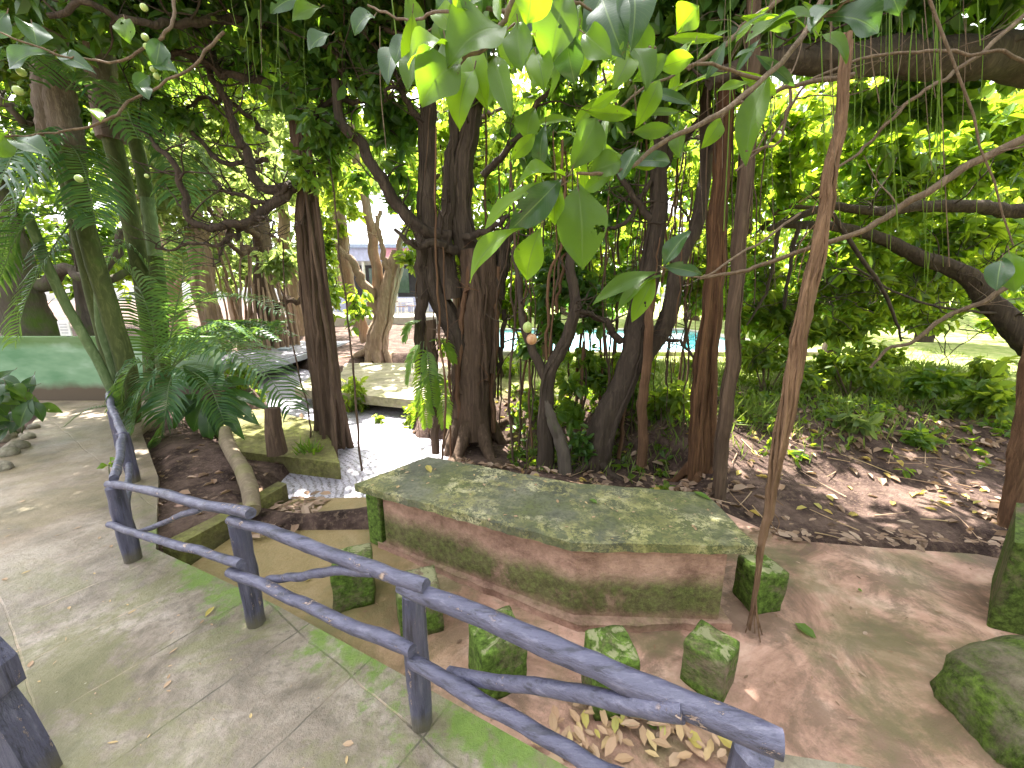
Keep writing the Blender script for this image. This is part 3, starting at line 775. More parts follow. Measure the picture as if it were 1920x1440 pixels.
def twigs(mb, P, n, L, r, up=.2, m=0, depth=1):
    """side twigs along a limb, kinked, splitting once"""
    for q in range(n):
        p = P[RNG.randint(len(P) // 4, len(P))]
        d = rand_dirs(1)[0]; d[2] = abs(d[2]) * .6 + up * rnd(-.5, 1); d /= np.linalg.norm(d)
        l = L * rnd(.5, 1.3)
        pts = [p]
        for s in range(4):
            d = d + rand_dirs(1)[0] * .38; d /= np.linalg.norm(d); pts.append(pts[-1] + d * l / 4)
        S_ = spline(pts, 3); mb.tube(S_, np.linspace(r, r * .35, len(S_)), 5, 0, .08, m=m, cap=False, seed=q)
        if depth: twigs(mb, S_, 2, L * .5, r * .5, up, m, depth - 1)
def sprigs(mb, S_, size, per=7, droop=.3, m=0, asp=.46, spread=.55, vsz=.3):
    S_ = np.asarray(S_); n = len(S_)
    ax = rand_dirs(n); ax[:, 2] = ax[:, 2] * .5 - droop * .3
    pos = np.repeat(S_, per, 0); a = np.repeat(ax, per, 0)
    d = a * .7 + rand_dirs(n * per) * .8; d[:, 2] -= droop
    u = rand_dirs(n * per) * .75 + UP * .8
    sz = size * RNG.uniform(1 - vsz, 1 + vsz, n * per)
    pos = pos + a * (RNG.uniform(-.4, .6, (n * per, 1)) * size) + rand_dirs(n * per) * size * spread * .4
    mb.leaves(pos, d, u, sz, asp, m)
def inblob(c, r, n, hollow=2.2):
    d = rand_dirs(n); k = RNG.uniform(0, 1, (n, 1)) ** (1 / hollow)
    # lumpy: push points towards random clump centres
    cl = rand_dirs(max(3, n // 22)) * RNG.uniform(.35, 1, (max(3, n // 22), 1))
    w = cl[RNG.randint(len(cl), size=n)]
    p = d * k * .45 + w * .68
    return np.array(c) + p * np.array(r)
def blobpx(u, v, Y, ru, rv, rd, n):
    return inblob(D(u, v, Y), (ru * Y / 700, rd, rv * Y / 700), n)
def crown(name, blobs, size, mat, parent, per=7, droop=.3, twig=True, asp=.46, tmat='bark_dark'):
    mb = MB()
    for b in blobs:
        S_ = blobpx(*b) if len(b) == 7 else inblob(b[0], b[1], b[2])
        sprigs(mb, S_, size, per, droop, 0, asp)
        if twig:
            c = S_.mean(0)
            for p in S_[::3]:
                e = p + (c - p) * rnd(.15, .5) + rand_dirs(1)[0] * .1
                mid = (p + e) / 2 + rand_dirs(1)[0] * .06
                mb.tube(np.array([p, mid, e]), [.004, .008, .012], 3, m=1, cap=False)
    return mb.build(name, [M[mat], M[tmat]], parent)

# fronds (palms and ferns)
def frond_mesh(mb, rach, leaflen, n, width, droop=.5, r=.012, sweep=.5, m=0, mr=1, vee=.35):
    S_ = spline(rach, 10); L = np.concatenate([[0], np.cumsum(np.linalg.norm(np.diff(S_, axis=0), axis=1))]); L /= L[-1]
    mb.tube(S_, np.linspace(r, r * .25, len(S_)), 5, m=mr, cap=False)
    t = np.linspace(.10, .995, n)
    P = np.stack([np.interp(t, L, S_[:, k]) for k in range(3)], -1)
    T = np.gradient(P, axis=0); T /= np.linalg.norm(T, axis=1)[:, None]
    side = np.cross(T, UP); side /= np.linalg.norm(side, axis=1)[:, None] + 1e-6
    nup = np.cross(side, T)
    for sg in (1, -1):
        ll = leaflen * (np.sin(np.pi * (.12 + .8 * t)) ** .6) * RNG.uniform(.85, 1.1, n)
        d0 = side * sg + T * sweep + nup * vee + rand_dirs(n) * .10; d0 /= np.linalg.norm(d0, axis=1)[:, None]
        d1 = d0 - UP * droop; d1 /= np.linalg.norm(d1, axis=1)[:, None]
        d2 = d0 - UP * droop * 2.2; d2 /= np.linalg.norm(d2, axis=1)[:, None]
        a = P; b = a + d0 * ll[:, None] * .4; c = b + d1 * ll[:, None] * .35; e = c + d2 * ll[:, None] * .25
        w = width * .5
        x = np.cross(d0, nup); x /= np.linalg.norm(x, axis=1)[:, None] + 1e-6
        V = np.stack([a - x * w * .5, a + x * w * .5, b - x * w, b + x * w, c - x * w * .75, c + x * w * .75, e], 1)
        i = np.arange(n)[:, None] * 7
        base = mb.n
        f4 = np.concatenate([i + np.array([[0, 1, 3, 2]]), i + np.array([[2, 3, 5, 4]])]); f3 = i + np.array([[4, 5, 6]])
        mb.add(V.reshape(-1, 3), f4, m, False)
        # triangles share the vertices just added
        mb.f.append((np.hstack([f3 + base, -np.ones((n, 1), int)]), m, False))
def frond(parent, rach, leaflen=.5, n=34, width=.028, droop=.5, mat='palm_leaf', **k):
    mb = MB(); frond_mesh(mb, rach, leaflen, n, width, droop, **k)
    return mb.build('frond', [M[mat], M['palm_green']], parent)

# ------------------------------------------------------------------ the big leaves close to the camera
def bigleaf(parent, a, b, w, mat, roll=0.0, droop=.10, wave=.09, name='leaf'):
    """one leaf from stalk a to tip b (world points), width w"""
    a, b = np.array(a), np.array(b); d = b - a; Ln = np.linalg.norm(d); d /= Ln
    view = np.array([0, 0, H]) - (a + b) / 2; view /= np.linalg.norm(view)
    n = view * .75 + UP * .55; n -= d * n.dot(d); n /= np.linalg.norm(n)
    r = np.cross(d, n)
    ca, sa = math.cos(roll), math.sin(roll); n, r = n * ca + r * sa, r * ca - n * sa
    ns, nc = 11, 6
    s = np.linspace(0, 1, ns); c = np.linspace(-1, 1, nc + 1)
    ww = w * .5 * (np.sin(np.pi * s ** 1.12) ** .85) * (1 + .10 * fbm(s * 3 + a[0] * 9, s * 0 + a[1] * 5)); ww[0] = w * .02; ww[-1] = w * .01
    A, Bc = np.meshgrid(s, c, indexing='ij')
    ph = RNG.rand() * 6
    V = a + d * (A * Ln)[..., None] + r * (ww[:, None] * Bc)[..., None]
    off = -droop * Ln * (A - .45) ** 2 * 2.2 + .34 * np.abs(Bc) * ww[:, None] + wave * w * np.sin(A * 9 + ph + Bc * 1.5) * np.abs(Bc)
    V = V + r * (.10 * Ln * math.sin(ph) * (A - A * A))[..., None]
    V = V + n * off[..., None]
    m = MB(); i, j = np.meshgrid(np.arange(ns - 1), np.arange(nc), indexing='ij'); k = nc + 1
    f = np.stack([i * k + j, i * k + j + 1, (i + 1) * k + j + 1, (i + 1) * k + j], -1).reshape(-1, 4)
    m.add(V.reshape(-1, 3), f)
    uv = np.stack([A.ravel(), Bc.ravel()], -1)
    st = V[0, nc // 2]
    m.tube([st - d * Ln * .14 + n * .004, st, V[2, nc // 2] - n * .001], [w * .022, w * .02, w * .008], 5, m=1)
    uv = np.vstack([uv, np.zeros((m.n - len(uv), 2))])
    return m.build(name, [M[mat], M['twig']], parent, uv)

def twig(parent, P, r0, r1, name='twig', mat='twig', kink=.015, seg=7):
    m = MB(); limb(m, P, r0, r1, seg, .04, .06, kink); return m.build(name, M[mat], parent)

br = thing('leafy_branch', 'branch of large glossy leaves hanging at the top centre, closest to the camera', 'branch', tuple(D(960, 20, 1.05)))
twig(br, px([(1010, -160, 1.15), (985, -70, 1.1), (955, 20, 1.05), (915, 70, 1.03), (868, 110, 1.0)]), .008, .004)
twig(br, px([(985, -70, 1.1), (1040, -20, 1.1), (1110, 20, 1.12)]), .006, .003)
for a, b, w, m_, rl_ in [((953, 35), (838, 96), 94, 'big_green', .1), ((862, 108), (786, 182), 84, 'big_green', -.1), ((848, 72), (758, 98), 66, 'big_bright', .5),
                      ((884, 118), (852, 226), 58, 'big_bright', .2), ((922, 95), (950, 208), 40, 'big_green', .5), ((1062, -20), (1030, 122), 72, 'big_green', .1),
                      ((1000, -40), (988, 45), 66, 'big_bright', -.3), ((970, 38), (978, 128), 48, 'big_green', .2), ((1004, 90), (1020, 156), 42, 'big_bright', .1),
                      ((938, 62), (962, 126), 42, 'big_bright', -.4), ((1125, -20), (1165, 92), 66, 'big_dark', .3), ((1185, -40), (1190, 62), 60, 'big_dark', -.2),
                      ((880, 20), (840, -40), 60, 'big_bright', .3), ((855, 60), (872, 10), 50, 'big_green', -.4), ((920, -60), (860, 20), 70, 'big_green', .4),
                      ((1090, 60), (1140, 105), 44, 'big_green', .8), ((1060, 60), (1075, 150), 50, 'big_dark', .3), ((905, 20), (900, -60), 60, 'big_dark', 0),
                      ((945, -30), (925, 24), 26, 'big_bright', .9), ((1095, 40), (1100, 130), 40, 'big_bright', -.7), ((760, 60), (738, 112), 34, 'big_dark', .4), ((700, 20), (660, 50), 36, 'big_dark', .3)]:
    Y = rnd(.98, 1.12) + (.35 if a[0] < 780 else 0)
    bigleaf(br, D(*a, Y), D(*b, Y - rnd(.0, .08)), w * Y / 740, m_, rl_, rnd(.05, .4))
for k in range(46):
    u, v = rnd(745, 1230), rnd(-90, 110); Y = rnd(1.15, 1.7); an = rnd(.1, 3.0); l = rnd(80, 130) / Y ** .4
    bigleaf(br, D(u, v, Y), D(u + math.cos(an) * l * .6, v + abs(math.sin(an)) * l + 10, Y + rnd(-.12, .08)), rnd(.055, .085), ['big_green', 'big_dark', 'big_green', 'big_bright'][k % 4], rnd(-.9, .9), rnd(.0, .45))
for L in ([(1060, -120, 1.4), (1100, 0, 1.4), (1160, 70, 1.45), (1230, 90, 1.5)], [(900, -120, 1.5), (880, 0, 1.5), (800, 60, 1.55)], [(1010, -100, 1.3), (1020, 40, 1.3), (1050, 130, 1.35)]): twig(br, px(L), .006, .003)
twig(br, px([(955, 20, 1.05), (850, 20, 1.2), (770, 45, 1.36), (690, 10, 1.42)]), .005, .003)

b2 = thing('leafy_branch', 'branch with pale insect-eaten leaves drooping in the middle of the view', 'branch', tuple(D(1100, 325, 1.15)))
twig(b2, px([(1560, -40, 1.75), (1500, 80, 1.6), (1430, 150, 1.48), (1330, 218, 1.35), (1245, 262, 1.28), (1185, 311, 1.2), (1130, 326, 1.17), (1085, 325, 1.15)]), .011, .004)
twig(b2, px([(1430, 150, 1.48), (1320, 120, 1.45), (1220, 160, 1.4), (1120, 230, 1.35)]), .006, .003)
twig(b2, px([(1245, 262, 1.28), (1200, 220, 1.3), (1190, 160, 1.3)]), .004, .002)
for a, b, w, m_, rl_ in [((1076, 316), (1126, 218), 62, 'big_green', .7), ((1062, 318), (972, 326), 52, 'big_bright', .5), ((1040, 335), (898, 408), 50, 'big_bright', .4),
                      ((1058, 333), (960, 433), 56, 'big_dark', -.6), ((1084, 338), (1092, 498), 86, 'big_green', .0), ((980, 412), (866, 512), 44, 'big_bright', .3),
                      ((1012, 428), (984, 527), 58, 'big_bright', .1), ((1105, 322), (1166, 298), 52, 'big_green', .2), ((956, 300), (1004, 250), 26, 'big_bright', .6),
                      ((1192, 238), (1240, 142), 34, 'big_bright', .3), ((1186, 248), (1262, 243), 26, 'big_green', .9), ((1160, 282), (1100, 302), 18, 'big_bright', .8),
                      ((1105, 205), (1158, 170), 18, 'big_bright', .9), ((1187, 153), (1255, 102), 30, 'big_green', .8), ((1236, 128), (1300, 108), 32, 'big_bright', .7),
                      ((1050, 345), (1035, 420), 40, 'big_bright', .3), ((1000, 200), (985, 260), 46, 'big_green', .2), ((1020, 230), (1010, 320), 30, 'big_dark', .3),
                      ((1440, 130), (1392, 300), 46, 'big_green', .3), ((1270, 60), (1310, 10), 50, 'big_bright', .2), ((1300, 70), (1262, 130), 30, 'big_bright', .6)]:
    Y = 1.12 + max(0, (a[0] - 1080)) * .0011 + rnd(-.03, .05)
    bigleaf(b2, D(*a, Y), D(*b, Y - rnd(-.04, .07)), w * Y / 740, m_, rl_, rnd(.08, .4))

for k in range(34):
    q_ = rnd(); u = 1100 + 420 * q_ + rnd(-90, 90); v = 300 - 280 * q_ + rnd(-70, 60); Y = 1.2 + .5 * q_ + rnd(-.05, .25); an = rnd(-.3, 3.4); l = rnd(60, 110)
    bigleaf(b2, D(u, v, Y), D(u + math.cos(an) * l, v + math.sin(an) * l * .7 + 15, Y + rnd(-.1, .1)), rnd(.03, .06), ['big_bright', 'big_green', 'big_bright', 'big_dark'][k % 4], rnd(-.8, .8), rnd(.0, .3))
b3 = thing('leafy_branch', 'small twig of pale leaves in front of the leaning twin trunk', 'branch', tuple(D(1250, 505, 1.5)))
twig(b3, px([(1500, 400, 1.9), (1400, 470, 1.7), (1310, 520, 1.55), (1238, 500, 1.5)]), .006, .003)
for a, b, w, m_ in [((1236, 503), (1112, 562), 32, 'big_green'), ((1244, 498), (1318, 512), 26, 'big_dark'), ((1238, 508), (1150, 578), 30, 'big_green'), ((1228, 512), (1185, 600), 34, 'big_bright'), ((1240, 500), (1290, 430), 36, 'big_dark')]:
    bigleaf(b3, D(*a, 1.5), D(*b, 1.46), w * 1.5 / 740, m_, rnd(-.3, .6), .2)

b4 = thing('leafy_branch', 'branch with broad dark blue-green leaves at the top right', 'branch', tuple(D(1560, 20, 1.5)))
twig(b4, px([(1700, -120, 1.6), (1620, -30, 1.5), (1560, 20, 1.5), (1515, 60, 1.5)]), .008, .004)
twig(b4, px([(1700, -120, 1.6), (1780, 100, 1.6), (1900, 460, 1.6)]), .006, .003)
for a, b, w, m_ in [((1555, 22), (1660, 52), 66, 'big_dark'), ((1600, -10), (1520, 40), 50, 'big_dark'), ((1540, 20), (1440, 40), 30, 'big_green'), ((1890, 470), (1900, 545), 40, 'big_green'), ((1880, 480), (1870, 540), 36, 'big_dark'), ((1500, 20), (1400, 60), 36, 'big_green'), ((1640, -60), (1690, 20), 50, 'big_dark')]:
    bigleaf(b4, D(*a, 1.5), D(*b, 1.45), w * 1.5 / 740, m_, rnd(-.3, .6), .2)

b5 = thing('leafy_branch', 'branch with round green figs and bluish leaves at the top left', 'branch', tuple(D(270, 85, 1.8)))
twig(b5, px([(330, -60, 1.9), (325, 20, 1.85), (305, 65, 1.8), (268, 88, 1.8), (225, 115, 1.8), (170, 112, 1.8)]), .007, .004)
twig(b5, px([(240, 190, 2.0), (200, 225, 1.95), (100, 250, 1.9), (20, 255, 1.8), (-40, 250, 1.8)]), .006, .003)
twig(b5, px([(420, 60, 2.1), (350, 130, 2.05), (240, 190, 2.0)]), .007, .005)
twig(b5, px([(170, 112, 1.8), (90, 95, 1.75), (0, 60, 1.7)]), .004, .003)
for a, b, w, m_ in [((88, 92), (3, 124), 40, 'big_dark'), ((100, 98), (166, 126), 26, 'big_dark'), ((22, 255), (82, 284), 40, 'big_dark'), ((15, 250), (-20, 290), 40, 'big_green'), ((285, 120), (325, 128), 28, 'big_dark'),
                    ((280, 140), (252, 160), 22, 'big_dark'), ((300, 70), (290, 125), 30, 'big_dark'), ((165, 200), (190, 220), 26, 'big_bright'), ((60, 40), (70, 80), 40, 'big_dark'), ((230, 30), (240, 75), 30, 'big_green'), ((10, 20), (-20, 70), 40, 'big_dark'), ((262, 155), (278, 180), 24, 'big_dark'), ((560, -10), (505, 20), 26, 'big_dark'), ((600, 10), (545, 34), 26, 'big_green'), ((620, 60), (575, 90), 30, 'big_dark')]:
    Yb = 1.8 if a[0] < 400 else 2.0
    bigleaf(b5, D(*a, Yb), D(*b, Yb - .04), w * Yb / 740, m_, rnd(-.4, .6), .2)
for k, (u, v, r) in enumerate([(270, 14, 12), (272, 70, 12), (276, 88, 12), (290, 88, 11), (287, 130, 10), (294, 143, 11), (40, 135, 15), (34, 170, 16), (148, 335, 14), (275, 330, 8)]):
    m = MB(); m.add(*blob(D(u, v, 1.8), (r * .8 / 760,) * 3, k, .02, 10)); m.build('fig', M['fruit'], b5)
fg = thing('fig_pair', 'pair of hanging figs, one green and one pinkish, before the forked trunk', 'fruit', tuple(D(993, 600, 2.2)))
m = MB(); m.tube(px([(990, 560, 2.2), (991, 600, 2.2)]), .002, 4); m.build('stalk', M['twig'], fg)
m = MB(); m.add(*blob(D(989, 614, 2.2), (.026, .026, .031), 3, .06, 12)); m.build('fig', M['fruit'], fg)
m = MB(); m.add(*blob(D(997, 636, 2.2), (.03, .03, .033), 5, .06, 12)); m.build('fig', M['fruit_ripe'], fg)

# hanging root in the foreground
hr = thing('hanging_root', 'reddish fibrous aerial root hanging down to the patio beside the table', 'root', tuple(G(1405, 1180, FZ)))
HP = [(1592, 60, 2.0), (1578, 200, 1.99), (1556, 330, 1.98), (1535, 440, 1.97), (1514, 560, 1.96), (1490, 680, 1.95), (1470, 800, 1.94), (1448, 920, 1.93), (1432, 1000, 1.92), (1420, 1090, 1.915), (1405, 1182, 1.91)]
m = MB(); S_ = spline(px(HP), 8); t = np.linspace(0, 1, len(S_)); S_[:-1, 0] += .035 * fbm(t[:-1] * 16, t[:-1] * 0 + 2) * (1 - np.exp(-8 * (1 - t[:-1])))
m.tube(S_, np.interp(t, [0, .12, .35, .6, .8, 1], [.012, .016, .029, .031, .019, .006]), 18, .26, .14, seed=3); m.build('main_root', M['root_tan'], hr)
for k in range(7):
    o_ = rand_dirs(1)[0] * .03; a0 = RNG.randint(0, 12); a1 = RNG.randint(45, len(S_)); ph = rnd(0, 6)
    tt = np.arange(a0, a1); Q = S_[a0:a1] + np.stack([np.cos(tt * .10 + ph), np.sin(tt * .10 + ph), tt * 0], -1) * ((.9 + .35 * np.sin(tt * .2 + ph)) * np.interp(tt / len(S_), [0, .12, .35, .6, .8, 1], [.016, .02, .029, .031, .019, .007]))[:, None]
    m = MB(); m.tube(Q, .006 + .004 * rnd(), 6, .1, .15, seed=k); m.build('strand', M['root_tan'], hr)
for k in range(7):
    e_ = S_[-1 - RNG.randint(0, 5)]; an = rnd(0, 6.28); m = MB(); m.tube(spline([S_[-9 - k], (S_[-7] + e_) / 2 + [.012 * math.cos(an), .012 * math.sin(an), 0], np.array([S_[-1][0] + math.cos(an) * rnd(.02, .09), S_[-1][1] + math.sin(an) * rnd(.02, .09), FZ + .004])], 4), .0032, 5); m.build('rootlet', M['root_tan'], hr)
for k in range(12):
    i0 = RNG.randint(5, 60); p = S_[i0]; q = p + np.array([rnd(-.09, .09), rnd(-.05, .05), -rnd(.08, .3)])
    m = MB(); m.tube(spline([p, (p + q) / 2 + [rnd(-.05, .05), 0, 0], q], 4), .0025, 4); m.build('rootlet', M['root_tan'], hr)

# ------------------------------------------------------------------ middle trees
def tree(name, label, loc, group=None): return thing(name, label, 'tree', tuple(loc), group)
def stem(parent, name, L, r0, r1, mat='bark_dark', seg=18, lobes=.14, rough=.05, kink=.03, tw=0, twL=.8, pw=1.0, k=8, strands=0, flare=0):
    m = MB(); P = L if not isinstance(L[0], tuple) else px(L)
    S_ = limb(m, P, r0, r1, seg, lobes, rough, kink, k, pw)
    if tw: twigs(m, S_, tw, twL, (.0045 if mat == 'twig' else min(r1, .02) * .55 + .002))
    n = len(S_); tt = np.arange(n) / (n - 1.0); rr = r0 + (r1 - r0) * tt ** pw
    for q in range(strands):
        a0 = RNG.randint(0, max(1, n // 3)); a1 = RNG.randint(n * 2 // 3, n); ph = rnd(0, 6.28); w_ = rnd(-2.2, 2.2); i = np.arange(a0, a1)
        off = np.stack([np.cos(ph + tt[i] * w_), np.sin(ph + tt[i] * w_), 0 * i], -1) * (rr[i] * (1.0 + .22 * fbm(tt[i] * 14 + q * 7, tt[i] * 0 + q)))[:, None]
        off[:, :2] += .02 * np.stack([fbm(tt[i] * 20 + q, tt[i] * 0 + 3), fbm(tt[i] * 20 + q, tt[i] * 0 + 8)], -1)
        m.tube(S_[i] + off, np.clip(rr[i] * rnd(.06, .17), .005, .05), 7, .12, .14, seed=q)
    for q in range(flare):
        a = q * 6.28 / flare + rnd(-.3, .3); l = r0 * rnd(1.8, 3.6); p0 = S_[min(2, n - 1)]; ca, sa = math.cos(a), math.sin(a)
        pts = [p0 + np.array([ca, sa, 0]) * r0 * .7 + [0, 0, .05]]
        for e in (.5, 1.0, 1.7): 
            x_, y_ = p0[0] + ca * (r0 * .8 + l * e * .6) + rnd(-.05, .05), p0[1] + sa * (r0 * .8 + l * e * .6) + rnd(-.05, .05)
            pts.append(np.array([x_, y_, min(float(hgt(x_, y_)) + .03 - .04 * e, p0[2])]))
        S2 = spline(pts, 5); m.tube(S2, np.linspace(r0 * .34, r0 * .07, len(S2)), 8, .1, .12, seed=q)
    return m.build(name, M[mat], parent)

t1 = tree('fig_tree', 'tall fig tree with reaching bare crooked branches standing between the two water patches', D(620, 830, 5.5))
stem(t1, 'trunk', [(632, 860, 5.5), (615, 740, 5.5), (600, 640, 5.5), (585, 520, 5.5), (575, 400, 5.5), (568, 280, 5.5), (560, 150, 5.5), (552, 20, 5.5), (545, -120, 5.5)], .188, .085, 'bark_brown', 28, .22, .06, .04, pw=.6, strands=18, flare=7)
for L, r in [([(660, 850, 5.4), (640, 760, 5.35), (622, 640, 5.32), (604, 500, 5.32), (590, 380, 5.35)], .05), ([(630, 895, 4.9), (626, 760, 5.0), (612, 600, 5.15), (585, 450, 5.25), (565, 300, 5.3)], .035),
             ([(600, 850, 5.6), (590, 720, 5.5), (575, 560, 5.4), (560, 420, 5.35)], .06), ([(680, 900, 4.6), (668, 760, 4.7), (650, 600, 4.9), (632, 420, 5.1), (615, 280, 5.2)], .014), ([(645, 840, 5.3), (632, 700, 5.25), (600, 420, 5.25), (572, 200, 5.3)], .03),
             ([(585, 860, 5.3), (575, 760, 5.2), (540, 600, 5.2), (530, 450, 5.3)], .012), ([(610, 850, 5.2), (596, 650, 5.2), (580, 420, 5.25)], .026)]:
    stem(t1, 'aerial_root', L, r, r * .7, 'bark_brown', 10, .15, .08, .03)
BR = [([(585, 345, 5.5), (548, 350, 5.3), (493, 400, 5.1), (433, 418, 5.0), (393, 420, 5.0), (353, 398, 5.0), (332, 335, 5.0), (300, 275, 5.0), (255, 235, 5.0)], .065, .022),
      ([(560, 345, 5.4), (505, 352, 5.3), (462, 285, 5.3), (428, 240, 5.3), (414, 180, 5.3), (396, 110, 5.3), (390, 40, 5.3)], .065, .03),
      ([(560, 180, 5.5), (500, 155, 5.3), (430, 142, 5.2), (380, 110, 5.1), (300, 100, 5.0), (220, 80, 4.9)], .05, .025),
      ([(500, 300, 5.6), (470, 298, 5.6), (418, 310, 5.6), (372, 262, 5.6), (335, 220, 5.6), (295, 196, 5.6), (240, 195, 5.6)], .035, .018),
      ([(500, 250, 5.7), (478, 232, 5.7), (430, 196, 5.7), (395, 185, 5.7), (340, 210, 5.7), (290, 250, 5.7)], .032, .015),
      ([(470, 410, 5.1), (450, 440, 5.1), (425, 450, 5.1), (352, 470, 5.1), (292, 466, 5.1)], .03, .012),
      ([(480, 405, 5.0), (500, 415, 5.0), (512, 445, 5.0)], .02, .008), ([(430, 425, 5.1), (418, 470, 5.1), (400, 500, 5.1)], .022, .006),
      ([(400, 340, 5.3), (440, 370, 5.3), (490, 378, 5.2), (540, 345, 5.2)], .02, .03), ([(580, 240, 5.4), (620, 190, 5.2), (690, 190, 5.1), (740, 160, 5.0)], .04, .018),
      ([(600, 330, 5.4), (630, 270, 5.3), (640, 190, 5.2), (630, 90, 5.1)], .04, .02), ([(570, 120, 5.5), (640, 60, 5.2), (720, 50, 5.0), (800, 80, 4.8)], .05, .02), ([(560, 60, 5.4), (470, 30, 5.0), (360, 50, 4.6), (230, 20, 4.2), (90, 30, 4.0)], .05, .02)]
for L, a, b in BR: stem(t1, 'branch', L, a, b, 'bark_dark', 10, .10, .08, .10, 13, .6)
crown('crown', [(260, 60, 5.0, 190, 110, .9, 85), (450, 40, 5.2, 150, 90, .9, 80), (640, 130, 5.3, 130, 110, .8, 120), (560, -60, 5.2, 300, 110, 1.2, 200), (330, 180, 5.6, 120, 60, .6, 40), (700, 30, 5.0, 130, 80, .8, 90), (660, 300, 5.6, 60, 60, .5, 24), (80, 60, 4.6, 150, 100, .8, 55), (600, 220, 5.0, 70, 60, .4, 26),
               ((-3.9, 4.7, 5.7), (2.8, 2.6, 1.2), 2400), ((-7.2, 6.6, 5.8), (2.4, 2.6, 1.0), 2200), ((-4.5, 8.0, 5.9), (1.7, 1.3, .9), 600)], .17, 'leaf_dark', t1)  # blobs on this line: out-of-view canopy added to keep sun off the ground
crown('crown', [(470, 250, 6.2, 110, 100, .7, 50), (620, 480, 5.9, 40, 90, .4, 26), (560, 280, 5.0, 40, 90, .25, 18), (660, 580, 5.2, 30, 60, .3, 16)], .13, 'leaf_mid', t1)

t3 = tree('fig_tree', 'broad dark fig tree of fused trunks and root columns on the bank at the centre', D(885, 790, 5.4))
stem(t3, 'trunk', [(888, 815, 5.4), (888, 720, 5.4), (894, 620, 5.4), (902, 540, 5.4), (896, 470, 5.4)], .30, .22, 'bark_brown', 28, .20, .05, .03, strands=22, flare=8)
for L, a, b, mt in [([(880, 700, 5.35), (855, 630, 5.3), (826, 560, 5.3), (808, 480, 5.3), (798, 380, 5.35), (800, 280, 5.4), (803, 180, 5.4), (806, 40, 5.4)], .15, .09, 'bark_dark'),
                    ([(905, 520, 5.4), (880, 470, 5.4), (862, 400, 5.4), (868, 320, 5.4), (885, 230, 5.4), (900, 150, 5.4), (905, 20, 5.4)], .17, .08, 'bark_dark'),
                    ([(850, 560, 5.3), (835, 480, 5.3), (838, 400, 5.3), (848, 300, 5.35), (850, 200, 5.4)], .13, .05, 'bark_dark'),
                    ([(930, 560, 5.4), (940, 500, 5.4), (955, 440, 5.5), (1000, 380, 5.6), (1060, 340, 5.7)], .12, .04, 'bark_dark'),
                    ([(790, 700, 5.2), (790, 600, 5.2), (792, 500, 5.2), (785, 420, 5.2)], .07, .07, 'bark_dark'),
                    ([(818, 850, 5.0), (816, 760, 5.0), (812, 680, 5.05), (806, 600, 5.1)], .05, .07, 'bark_brown'),
                    ([(845, 445, 5.3), (792, 428, 5.2), (742, 385, 5.1), (717, 333, 5.0), (673, 268, 5.0), (640, 230, 5.0), (630, 150, 5.0)], .085, .045, 'bark_dark'),
                    ([(870, 445, 5.2), (900, 440, 5.1), (935, 418, 5.0), (955, 405, 5.0)], .05, .02, 'bark_dark'),
                    ([(855, 470, 5.2), (810, 455, 5.0), (770, 460, 4.9), (740, 430, 4.9)], .06, .02, 'bark_dark'),
                    ([(905, 330, 5.4), (960, 270, 5.3), (1010, 190, 5.2), (1080, 120, 5.0)], .05, .02, 'bark_dark'),
                    ([(800, 240, 5.4), (770, 200, 5.3), (740, 140, 5.2), (700, 80, 5.0)], .045, .02, 'bark_dark'),
                    ([(935, 700, 5.45), (942, 640, 5.45), (945, 580, 5.45)], .03, .03, 'bark_dark'),
                    ([(925, 810, 5.3), (925, 700, 5.3), (930, 600, 5.3), (935, 500, 5.3)], .035, .03, 'bark_red'),
                    ([(862, 815, 5.25), (860, 700, 5.2), (868, 600, 5.2), (880, 500, 5.2)], .035, .03, 'bark_red')]:
    stem(t3, 'root_column' if L[0][1] > 690 and a < .08 else 'branch', L, a, b, mt, 14, .16, .06, .05, 2 if a > .1 else 4, .6, strands=9 if a > .1 else 3)
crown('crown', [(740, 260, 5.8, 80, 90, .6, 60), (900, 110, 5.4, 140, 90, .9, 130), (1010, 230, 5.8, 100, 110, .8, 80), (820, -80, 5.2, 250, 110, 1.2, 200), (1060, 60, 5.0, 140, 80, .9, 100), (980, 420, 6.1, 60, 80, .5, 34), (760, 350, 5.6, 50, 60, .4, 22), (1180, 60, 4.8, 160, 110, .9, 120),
               ((-.7, 4.5, 5.6), (2.5, 2.6, 1.2), 1500)], .18, 'leaf_dark', t3)  # high blob above the view, added to block the sun
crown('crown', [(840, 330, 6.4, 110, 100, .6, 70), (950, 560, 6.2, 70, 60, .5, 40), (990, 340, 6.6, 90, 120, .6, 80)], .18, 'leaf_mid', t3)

t4 = tree('forked_tree', 'small grey fork-trunked tree on the dark bank behind the table', D(1040, 880, 4.55))
stem(t4, 'trunk', [(1022, 895, 4.55), (1024, 830, 4.55), (1026, 760, 4.55), (1032, 700, 4.55), (1046, 660, 4.55), (1066, 620, 4.55), (1078, 570, 4.55), (1068, 500, 4.6), (1080, 400, 4.7)], .105, .045, 'bark_dark', 18, .14, .05, .05, 4, .5, strands=7, flare=5)
stem(t4, 'root_column', [(1060, 890, 4.45), (1052, 830, 4.48), (1036, 790, 4.5), (1024, 750, 4.52)], .09, .05, 'bark_grey', 14, .14, .05, .02)
stem(t4, 'branch', [(1024, 710, 4.55), (1004, 665, 4.55), (990, 630, 4.55), (978, 590, 4.6), (975, 530, 4.7), (960, 470, 4.8)], .06, .02, 'bark_dark', 12, .12, .05, .03, 3, .5)
stem(t4, 'branch', [(1076, 585, 4.55), (1110, 590, 4.6), (1150, 610, 4.7)], .04, .015, 'bark_dark', 10, .1, .05, .03, 2, .4)
